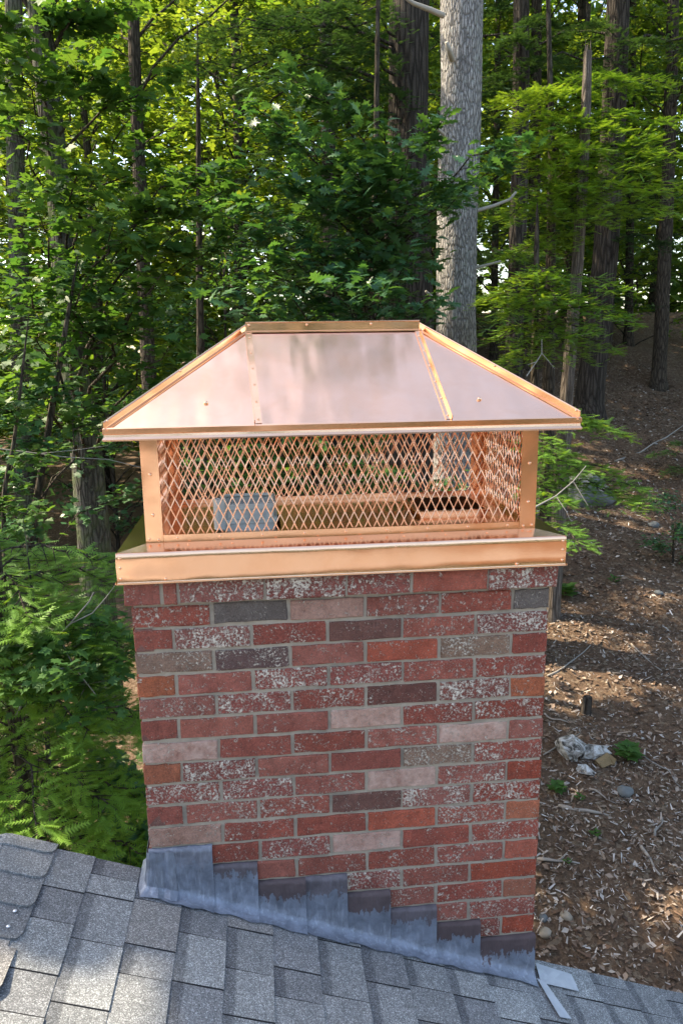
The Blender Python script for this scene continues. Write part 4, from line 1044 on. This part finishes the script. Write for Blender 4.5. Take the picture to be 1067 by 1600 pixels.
# lower left: hemlock and maple crowding the gable
def cyl(x, y, z0, z1, r): return np.array([[x, y, z0], [x+.03, y+.05, (z0*2+z1)/3], [x-.03, y, (z0+z1*2)/3], [x, y, z1]]), np.array([r, r*.85, r*.6, r*.15])
N, R = cyl(-1.25, 2.7, gz(-1.25, 2.7)-.1, 0.35, 0.07)
e = []
for i in range(70):
    f = i/70; z = -3.9+f*3.4; a = i*2.39996; r = (1.75-1.15*f)*rng.uniform(.75, 1.15); e.append(np.array([-1.25+r*math.cos(a), 2.7+r*math.sin(a), z]))
tree('young_hemlock', 'bushy green hemlock filling the corner left of the chimney', 'tree', N, R, BBROWN, e, L_HEMF, 'twig', 0.12, 0.44, 0.88, 'young hemlocks', hem=True, droop=0.4, seg=10, branch_r=0.01)
N, R = cyl(-2.3, 4.2, gz(-2.3, 4.2)-.1, -0.7, 0.08)
e = []
for i in range(50):
    f = i/50; z = -3.9+f*2.9; a = i*2.39996; r = (1.9-1.1*f)*rng.uniform(.75, 1.15); e.append(np.array([-2.3+r*math.cos(a), 4.2+r*math.sin(a), z]))
tree('young_hemlock', 'dark hemlock at the left edge behind the low maple sapling', 'tree', N, R, BBROWN, e, L_HEM, 'twig', 0.14, 0.6, 0.78, 'young hemlocks', hem=True, droop=0.4, seg=10, branch_r=0.01)
N, R = px_trunk([(60, 1000, 5), (72, 1100, 7), (80, 1250, 9)], 2.6, -0.3)
tree('maple_sapling', 'low maple sapling with bright layered leaves left of the chimney', 'tree', N, R, BMOSS,
     A([(150, 980, 2.3), (195, 985, 2.4), (60, 1005, 2.1), (100, 1050, 1.9), (160, 1065, 2.1), (20, 995, 2.1), (203, 1030, 2.3), (30, 1075, 1.9), (185, 1105, 2.0), (120, 1010, 2.2)]),
     L_MAPLE, 'maple', 0.068, 0.26, 0.55, 'forest saplings', single=110, seg=8, branch_r=0.008)
N, R = px_trunk([(95, 560, 9), (78, 660, 10), (62, 760, 11), (45, 850, 12), (35, 900, 13)], 6.4, 1.6)
tree('maple_sapling', 'bent grey sapling stem leaning beside the mossy trunk', 'tree', N, R, BBROWN,
     A([(50, 690, 6.0), (10, 750, 6.0), (200, 770, 7.5), (20, 830, 5.6), (70, 620, 6.2), (10, 650, 6), (205, 680, 7.5), (215, 620, 8.0)]), L_OAK, 'maple', 0.10, 0.5, 0.8, 'forest saplings', seg=8, branch_r=0.012)
N, R = px_trunk([(30, 630, 5), (22, 700, 6), (4, 770, 7), (8, 850, 8)], 5.4, 1.0)
tree('maple_sapling', 'thin crooked sapling at the very left edge', 'tree', N, R, BBROWN, A([(10, 640, 5.2), (50, 720, 5.3), (0, 790, 5.2), (70, 800, 5.0)]), L_MAPLE, 'maple', 0.09, 0.35, 0.5, 'forest saplings', seg=8, branch_r=0.01)
N, R = cyl(0.9, 6.0, gz(0.9, 6.0)-.1, 0.2, 0.05)
tree('understory_shrub', 'leafy shrub seen through the diamond mesh of the cap', 'shrub', N, R, BBROWN,
     A([(300, 720, 5.5), (360, 700, 5.6), (420, 740, 5.2), (480, 700, 5.6), (560, 730, 5.5), (640, 740, 5.3), (600, 680, 5.8), (380, 770, 5), (700, 760, 5.2), (230, 680, 5.8), (200, 640, 6)]), L_MAPLE, 'maple', 0.10, 0.45, 0.8, None, seg=8)
for x, y, zt, lab in ((-6.5, 15, 2.8, 'broad understory maple behind the leaning mossy trunk'), (-3.2, 16.5, 2.6, 'understory maple behind the slim left trunk'), (-0.3, 15, 2.4, 'understory maple low behind the oak leaves'), (2.4, 17, 2.6, 'understory maple low behind the massive hemlock'), (-10.5, 17, 3.2, 'understory maple at the far left of the wood')):
    z = float(gz(x, y)); N, R = cyl(x, y, z-.1, zt, 0.06)
    tree('understory_maple', lab, 'tree', N, R, BBROWN, around(N, z+.8, zt+.3, 26, 2.1), L_OAK, 'simple', 0.15, 0.85, 1.1, 'understory maples', seg=8, rows=12)
for x, y, lab in ((9.5, 9.0, 'hemlock added beyond the right edge to shade the slope'), (12.5, 15.0, 'hemlock added beyond the right edge to darken the upper hillside')):
    z = float(gz(x, y)); N, R = cyl(x, y, z-.2, 17, 0.26)  # trees outside the frame, added so their canopies darken the hillside
    tree('hemlock_tree', lab, 'tree', N, R, BDARK, around(N, z+5.0, 16.5, 18, 3.6, 'cone'), L_HEMD, 'twig', 0.24, 0.95, 0.8, 'forest trees', hem=True, droop=0.4, seg=16)
N, R = cyl(-0.5, 3.4, gz(-0.5, 3.4)-.1, -2.6, 0.04)
tree('understory_shrub', 'shadowy shrub low behind the left edge of the chimney', 'shrub', N, R, BBROWN, around(N, -4.7, -2.6, 26, 1.1), L_OAK, 'simple', 0.12, 0.5, 1.0, None, seg=8, rows=10, branch_r=0.01)
# unseen maple added left of the house to shade the chimney; gap cut for sun on the ridge
def to_roof(P):
    n = np.array([SL, 0, 1.0]); c = RZ+SL*RX; t = (P@n-c)/(SUN@n); return P-t[:, None]*SUN
def sun_gap(P):
    q = to_roof(P); x, y = q[:, 0], q[:, 1]
    return ((x < 0.13) & (x > -1.3) & (y < np.where(x < -0.03, -0.31, -0.235)) & (y > -1.4)) | (y < -1.25)
cc = np.array([0.75, 0.0, -0.4])+SUN*7.6
N, R = cyl(cc[0]-0.2, cc[1]+0.3, -5.2, cc[2]+1.6, 0.16)
e = []
for i in range(60):
    v = rng.normal(0, 1, 3); v /= np.linalg.norm(v); e.append(cc+v*np.array([2.3, 2.3, 1.5])*rng.uniform(.35, 1.0))
e += [np.array(q) for q in ((-0.8, 3.5, 7.0), (0.0, 3.2, 6.8), (0.7, 3.1, 6.9), (1.4, 3.3, 6.9), (2.0, 3.6, 7.1), (0.4, 3.9, 7.8), (1.1, 3.9, 7.9))]  # boughs added overhead to be mirrored in the copper roof
tree('maple_tree', 'unseen maple added beyond the left edge, its crown shaped to shade the chimney', 'tree', N, R, BMOSS, e, L_MAPLE, 'simple', 0.15, 1.05, 1.6, 'forest trees', crown_kill=sun_gap, seg=14)
c2 = np.array([-4.7, 5.4, 5.0]); N, R = cyl(c2[0], c2[1], -5.2, 7.0, 0.15)  # second unseen maple, added to keep sun off the ground at right
e = []
for i in range(36):
    v = rng.normal(0, 1, 3); v /= np.linalg.norm(v); e.append(c2+v*np.array([2.0, 1.9, 1.6])*rng.uniform(.35, 1.0))
tree('maple_tree', 'unseen maple added outside the left edge to shade the ground at right', 'tree', N, R, BMOSS, e, L_MAPLE, 'simple', 0.15, 0.9, 1.3, 'forest trees', crown_kill=sun_gap, seg=14)
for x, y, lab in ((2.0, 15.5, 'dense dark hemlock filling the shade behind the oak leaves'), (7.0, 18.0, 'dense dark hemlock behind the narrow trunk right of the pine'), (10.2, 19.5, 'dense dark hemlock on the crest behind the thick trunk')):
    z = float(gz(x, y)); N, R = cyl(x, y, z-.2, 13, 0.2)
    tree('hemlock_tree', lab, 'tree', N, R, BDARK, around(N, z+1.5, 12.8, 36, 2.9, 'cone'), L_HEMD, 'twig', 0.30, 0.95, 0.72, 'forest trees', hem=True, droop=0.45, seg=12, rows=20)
# sunlit trees further back, one by one
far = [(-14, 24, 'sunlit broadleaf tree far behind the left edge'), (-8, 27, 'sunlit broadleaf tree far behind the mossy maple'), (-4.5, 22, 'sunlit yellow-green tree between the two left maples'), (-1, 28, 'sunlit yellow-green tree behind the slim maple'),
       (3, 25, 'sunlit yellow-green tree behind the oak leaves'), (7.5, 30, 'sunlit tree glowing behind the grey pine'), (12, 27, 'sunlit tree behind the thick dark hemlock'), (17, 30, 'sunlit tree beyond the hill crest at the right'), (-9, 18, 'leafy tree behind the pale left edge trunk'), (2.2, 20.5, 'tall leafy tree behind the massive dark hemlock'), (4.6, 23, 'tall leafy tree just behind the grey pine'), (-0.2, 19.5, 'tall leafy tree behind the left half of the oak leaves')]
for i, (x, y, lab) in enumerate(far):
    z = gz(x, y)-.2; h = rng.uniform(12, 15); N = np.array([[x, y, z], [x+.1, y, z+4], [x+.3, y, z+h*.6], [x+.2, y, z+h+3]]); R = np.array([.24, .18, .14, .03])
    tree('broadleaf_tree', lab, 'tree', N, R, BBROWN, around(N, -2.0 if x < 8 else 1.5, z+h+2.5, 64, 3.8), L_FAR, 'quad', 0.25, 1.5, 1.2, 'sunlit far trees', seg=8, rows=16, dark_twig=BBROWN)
for x, y, lab in ((15.5, 17.0, 'broadleaf tree on the hillside past the right edge'), (20.0, 23.0, 'broadleaf tree on the crest past the right edge'), (23.0, 30.0, 'farthest broadleaf tree past the right edge'), (-16.5, 15.0, 'broadleaf tree past the left edge of the wood'), (-17.0, 30.0, 'farthest broadleaf tree past the left edge')):
    z = gz(x, y)-.2; N = np.array([[x, y, z], [x+.1, y, z+4], [x+.3, y, z+9], [x+.2, y, z+16]]); R = np.array([.24, .18, .14, .03])
    tree('broadleaf_tree', lab, 'tree', N, R, BBROWN, around(N, z+2.0, z+15.5, 36, 3.8), L_FAR, 'quad', 0.34, 1.6, 0.8, 'sunlit far trees', seg=8, rows=16)
# beyond them the wood reads as one mass
n_ = 58000; nc = 900
th = np.where(rng.uniform(0, 1, nc) < 0.7, rng.uniform(-0.42, 0.65, nc), rng.uniform(-1.5, 1.5, nc)); rd = rng.uniform(34, 62, nc)
cx = rd*np.sin(th); cyy = rd*np.cos(th); cz = rng.uniform(-4, 22, nc)
k = rng.integers(0, nc, n_); P = np.stack([cx[k], cyy[k], cz[k]], 1)+rng.normal(0, 1, (n_, 3))*np.array([1.6, 1.6, 0.8])
P = P[P[:, 2] > gz(P[:, 0], P[:, 1])]; n_ = len(P)
fw = link('far_woodland', leaves_mesh('far_woodland', P, rng.normal(0, 1, (n_, 3)), UP+rng.normal(0, .6, (n_, 3)), rng.uniform(.45, .95, n_), 'quad', L_FAR, rng.uniform(0, 1, n_)))
tag(fw, 'green mass of leaves at the back of the wood', 'woodland', kind='stuff')

n_ = 26000; th = rng.uniform(np.pi-1.0, np.pi+1.0, 260); cx = 44*np.sin(th)*rng.uniform(.85, 1.15, 260); cyy = 44*np.cos(th); cz = rng.uniform(-4, 9, 260)
k = rng.integers(0, 260, n_); P = np.stack([cx[k], cyy[k], cz[k]], 1)+rng.normal(0, 1, (n_, 3))*np.array([1.8, 1.8, 1.0])
fw = link('far_woodland', leaves_mesh('far_woodland', P, rng.normal(0, 1, (n_, 3)), UP+rng.normal(0, .6, (n_, 3)), rng.uniform(.5, 1.1, n_), 'quad', L_HEMD, rng.uniform(0, 1, n_)))
tag(fw, 'dark woodland across the yard, mirrored in the copper ridge', 'woodland', kind='stuff')

# ------------------------------------------------------------------ forest floor: litter, sticks, stones
def scatter(n, x0, x1, y0, y1, py):
    x = rng.uniform(x0, x1, n); y = y0+(y1-y0)*rng.uniform(0, 1, n)**py
    return np.stack([x, y, np.array([gh(a, b) for a, b in zip(x, y)])+0.012], 1)
P = scatter(50000, -1.0, 11.0, 0.3, 22, 1.25)
n_ = len(P); a = rng.uniform(0, 6.283, n_)
Vq = np.array([(-.10, -.5, 0), (.12, -.42, .02), (.07, .5, .05), (-.06, .4, .03)])
LEAF['chip'] = (Vq, np.array([(0, 1, 2), (0, 2, 3)]))
lit = link('leaf_litter', leaves_mesh('leaf_litter', P, np.stack([np.cos(a), np.sin(a), rng.normal(0, .2, n_)], 1), UP+rng.normal(0, .35, (n_, 3)), rng.uniform(.03, .085, n_), 'quad', LITTER, np.clip(rng.beta(1.6, 2.6, n_), 0, .8)))
tag(lit, 'dry brown fallen leaves strewn over the slope', 'leaf litter', kind='stuff')
P = scatter(90000, 0.3, 9.0, 0.3, 12, 1.3)
dens_ = np.array([0.35+0.9*fbm(p[0]*.5+9, p[1]*.5, 0, 3) for p in P])+0.28*smooth01(9, 3, P[:, 1])+0.12*smooth01(2, 5, P[:, 0]); P = P[rng.uniform(0, 1, len(P)) < dens_]
n_ = len(P); a = rng.uniform(0, 6.283, n_)
ch = link('wood_chips', leaves_mesh('wood_chips', P+UP*.01, np.stack([np.cos(a), np.sin(a), rng.normal(0, .25, n_)], 1), UP+rng.normal(0, .4, (n_, 3)), rng.gamma(1.6, .016, n_)+.012, 'chip', LITTER, rng.beta(2.6, 1.9, n_)))
tag(ch, 'pale grey wood chips spread over the ground', 'wood chips', kind='stuff')
def stick(label, pts, w, mat=STICK, side=None):
    G = [hit(x, y) for x, y in pts]; G = [g+UP*0.02 for g in G]
    Q = []
    for i in range(len(G)-1):
        for f in (0, .5): Q.append(G[i]*(1-f)+G[i+1]*f+rng.normal(0, .012, 3)*(f > 0))
    Q.append(G[-1]); Q = np.array(Q); b = Q[0].copy()
    r = .68*w*np.linspace(1, .5, len(Q))*(1+.15*np.sin(np.arange(len(Q))*2.0))
    o = link('fallen_branch', None, None, b); o.empty_display_size = .1; tag(o, label, 'stick', 'fallen branches')
    V, F = tube_geo(Q-b, r, 6); k = len(Q)
    link('stem', mesh_py('stem', V, [tuple(f) for f in F]+[tuple(range(6))[::-1], tuple((k-1)*6+j for j in range(6))], mat, True), o)
    if side:
        i, d = side; q = Q[i]-b; V, F = tube_geo(np.array([q, q+np.array(d)*.5, q+np.array(d)+UP*.03]), [w*.6, w*.45, w*.2], 5); link('side_twig', mesh_py('side_twig', V, [tuple(f) for f in F], mat, True), o)
    return o
stick('pale crooked branch lying on the slope next to the chimney corner', [(855, 1058), (880, 1045), (900, 1030), (922, 1010)], .022, DEADTWIG, (4, (.15, .2, .05)))
stick('straight grey stick lying up the slope right of the chimney', [(985, 1008), (1008, 1030), (1033, 1050)], .022)
stick('thick grey branch lying below the birch log', [(872, 1262), (900, 1268), (930, 1272), (950, 1277)], .036)
stick('short stick poking out behind the chimney, low on the right', [(838, 1345), (870, 1348), (905, 1352)], .026, STICK, (2, (.12, .05, .02)))
stick('long thin grey stick right of the birch log', [(997, 1178), (1030, 1200), (1048, 1212), (1062, 1232)], .016, DEADTWIG)
stick('thin stick reaching toward the birch log from the chimney', [(848, 1182), (875, 1165), (905, 1148)], .013, DEADTWIG)
stick('dark stick just below the birch log', [(920, 1235), (940, 1245), (962, 1258)], .016)
stick('dark curved stick by the chimney above the birch log', [(850, 1117), (862, 1126), (888, 1131)], .02)
stick('white stick standing among the wood chips', [(1022, 1310), (1028, 1295), (1034, 1280)], .022, DEADTWIG)
stick('grey stick slanting through the pale wood chips', [(1000, 1325), (1015, 1345), (1030, 1370)], .028)
stick('long pale fallen branch high on the slope at the right', [(960, 722), (1000, 708), (1040, 685), (1075, 660)], .035, DEADTWIG, (3, (.5, .1, -.1)))
stick('thin dead branch arching below the hemlock sprig', [(842, 790), (875, 775), (900, 752), (915, 735)], .018, DEADTWIG)
for i, (x, y, r, lab) in enumerate(((884, 1433, .085, 'rounded tan stone, the upper of the pair near the roof'), (851, 1459, .09, 'rounded tan stone right beside the chimney base'), (848, 1436, .07, 'small grey stone above the tan stone by the chimney'),
                                    (975, 1240, .14, 'flat pale grey stone below the birch log'), (1028, 928, .10, 'small pale stone high on the brown slope'), (1020, 822, .15, 'pale stone by the dark little shrub'))):
    r *= .68; p = hit(x, y); o = link('stone', blob_mesh('stone', r, STONE if i < 2 else BOULDER, 2, .62, .3, i*7.3), None, p+UP*r*.25); tag(o, lab, 'stone', 'stones on the slope'); o.rotation_euler = (0, 0, i)
p = hit(912, 780); o = link('boulder', blob_mesh('boulder', .48, BOULDER, 3, .75, .45, 3.1), None, p+UP*.15); tag(o, 'grey boulder half hidden behind the low hemlock sprig', 'boulder')
# birch log
p = hit(905, 1185); log = empty('birch_log', p, 'broken white birch log lying on the ground right of the chimney', 'log')
def chunk(name, pts, r, mat, seg=10):
    Q = np.array([hit(*q)-p+UP*r[i]*.7 for i, q in enumerate(pts)]); V, F = tube_geo(Q, r, seg); k = len(Q)
    V = V+rng.normal(0, .012, V.shape); return link(name, mesh_py(name, V, [tuple(f) for f in F]+[tuple(range(seg))[::-1], tuple((k-1)*seg+j for j in range(seg))], mat), log)
chunk('bark_shell', [(877, 1183), (890, 1180), (905, 1184)], [.13, .15, .12], BIRCH); chunk('log_stem', [(905, 1184), (925, 1182), (948, 1179)], [.085, .075, .06], BIRCH)
chunk('rotten_core', [(935, 1200), (950, 1193), (962, 1196)], [.05, .07, .04], ROTWOOD); chunk('bark_flake', [(903, 1203), (915, 1207), (927, 1212)], [.035, .04, .02], BIRCH)
p = hit(915, 1115); m = MB(); m.tube([(0, 0, -.1), (0, 0, .05), (.01, 0, .22)], [.085, .065, .055], 10); m.add([(.055*math.cos(k*.628)+.01, .055*math.sin(k*.628), .221) for k in range(10)], [tuple(range(10))])
o = m.obj('tree_stump', BDARK); o.location = tuple(p); tag(o, 'small dark cut stump above the birch log', 'stump')
# seedlings
def seedling(lab, px, py, s, n, kind='oval', mat=L_MAPLE):
    p = hit(px, py); o = empty('seedling', p, lab, 'seedling', 'green seedlings'); h = s*.8
    m = MB(); m.tube([(0, 0, -.02), (.01, 0, h*.6), (0, .01, h)], [.006, .005, .003], 5); m.obj('stem', BBROWN, o)
    vs = leaves_mesh('leaf', np.zeros((1, 3)), np.array([[0, 1.0, 0]]), np.array([[0, 0, 1.0]]), np.ones(1), kind, mat, np.array([.7]))
    for k in range(n):
        a = k*2.4; f = .35+.65*k/n; l = link('leaf', vs, o)
        l.matrix_local = Matrix.Translation((math.cos(a)*s*.35*(1.2-f*.6), math.sin(a)*s*.35*(1.2-f*.6), h*f)) @ Matrix.Rotation(a-math.pi/2, 4, 'Z') @ Matrix.Rotation(rng.uniform(.0, .5), 4, 'X') @ Matrix.Scale(s*.65, 4)
seedling('bright green seedling growing on the birch log', 980, 1190, .26, 12, 'maple'); seedling('small green seedling just below the birch log, near the chimney', 869, 1240, .17, 9, 'maple')
seedling('tiny green seedling between the thick branch and the birch log', 904, 1252, .11, 7); seedling('tiny yellow-green seedling below the thick branch', 928, 1308, .11, 6); seedling('tiny green seedling by the short low stick', 885, 1350, .08, 6)
seedling('small green plant beside the top of the brick chimney', 882, 936, .30, 14, 'maple'); seedling('tiny seedling midway up the brown slope', 958, 912, .16, 7)
p = hit(1050, 880); N, R = cyl(p[0], p[1], p[2]-.1, p[2]+.75, .02)
tree('dark_shrub', 'dark little shrub on the slope at the right edge', 'shrub', N, R, BBROWN, around(N, p[2]+.25, p[2]+.8, 9, .4), L_OAK, 'oval', .07, .22, .6, seg=6, rows=10, branch_r=.008)
p = hit(1045, 740); N, R = cyl(p[0]+.3, p[1], p[2]-.1, p[2]+.5, .02)
tree('fern_shrub', 'low green seedling hemlock at the right edge of the slope', 'shrub', N, R, BBROWN, around(N, p[2]+.2, p[2]+.5, 7, .6), L_HEM, 'twig', .12, .25, .7, seg=6, rows=10, branch_r=.008, hem=True)

def dead_branch(lab, paths):
    b = at(*paths[0][0]); o = empty('dead_branch', b, lab, 'dead branch', 'bare dead branches')
    for i, pts in enumerate(paths):
        Q = np.array(A_(pts)); V, F = tube_geo(Q-b, np.linspace(.007, .003, len(Q)) if i == 0 else np.linspace(.0042, .002, len(Q)), 5)
        link('stem' if i == 0 else 'twig', mesh_py('stem', V, [tuple(f) for f in F], DEADTWIG, True), o)
def A_(l): return [at(x, y, Y) for x, y, Y in l]
dead_branch('bare grey forked twig among the leaves left of the brick corner', [[(25, 1120, 2.3), (85, 1000, 2.3), (110, 975, 2.25), (140, 940, 2.2), (147, 925, 2.2)], [(110, 975, 2.25), (145, 958, 2.2), (165, 935, 2.2), (180, 915, 2.15)], [(92, 992, 2.3), (110, 1030, 2.2), (130, 1060, 2.1), (150, 1085, 2.05)]])
dead_branch('long thin bare branch crossing the mossy trunk', [[(-10, 700, 5.6), (40, 706, 5.6), (100, 714, 5.7), (170, 718, 5.8), (240, 735, 5.8)], [(60, 709, 5.6), (120, 703, 5.7), (170, 696, 5.8)]])
dead_branch('white bare twig above the right slope of the copper roof', [[(822, 588, 5.6), (838, 565, 5.7), (846, 552, 5.7), (846, 530, 5.8)], [(846, 552, 5.7), (858, 566, 5.6), (866, 576, 5.6)], [(838, 565, 5.7), (824, 570, 5.6)]])
dead_branch('bare arching branch beside the right end of the cage', [[(836, 792, 3.6), (868, 775, 3.7), (895, 752, 3.8), (915, 728, 3.9)], [(868, 775, 3.7), (885, 800, 3.6), (890, 812, 3.6)], [(895, 752, 3.8), (918, 790, 3.7)]])
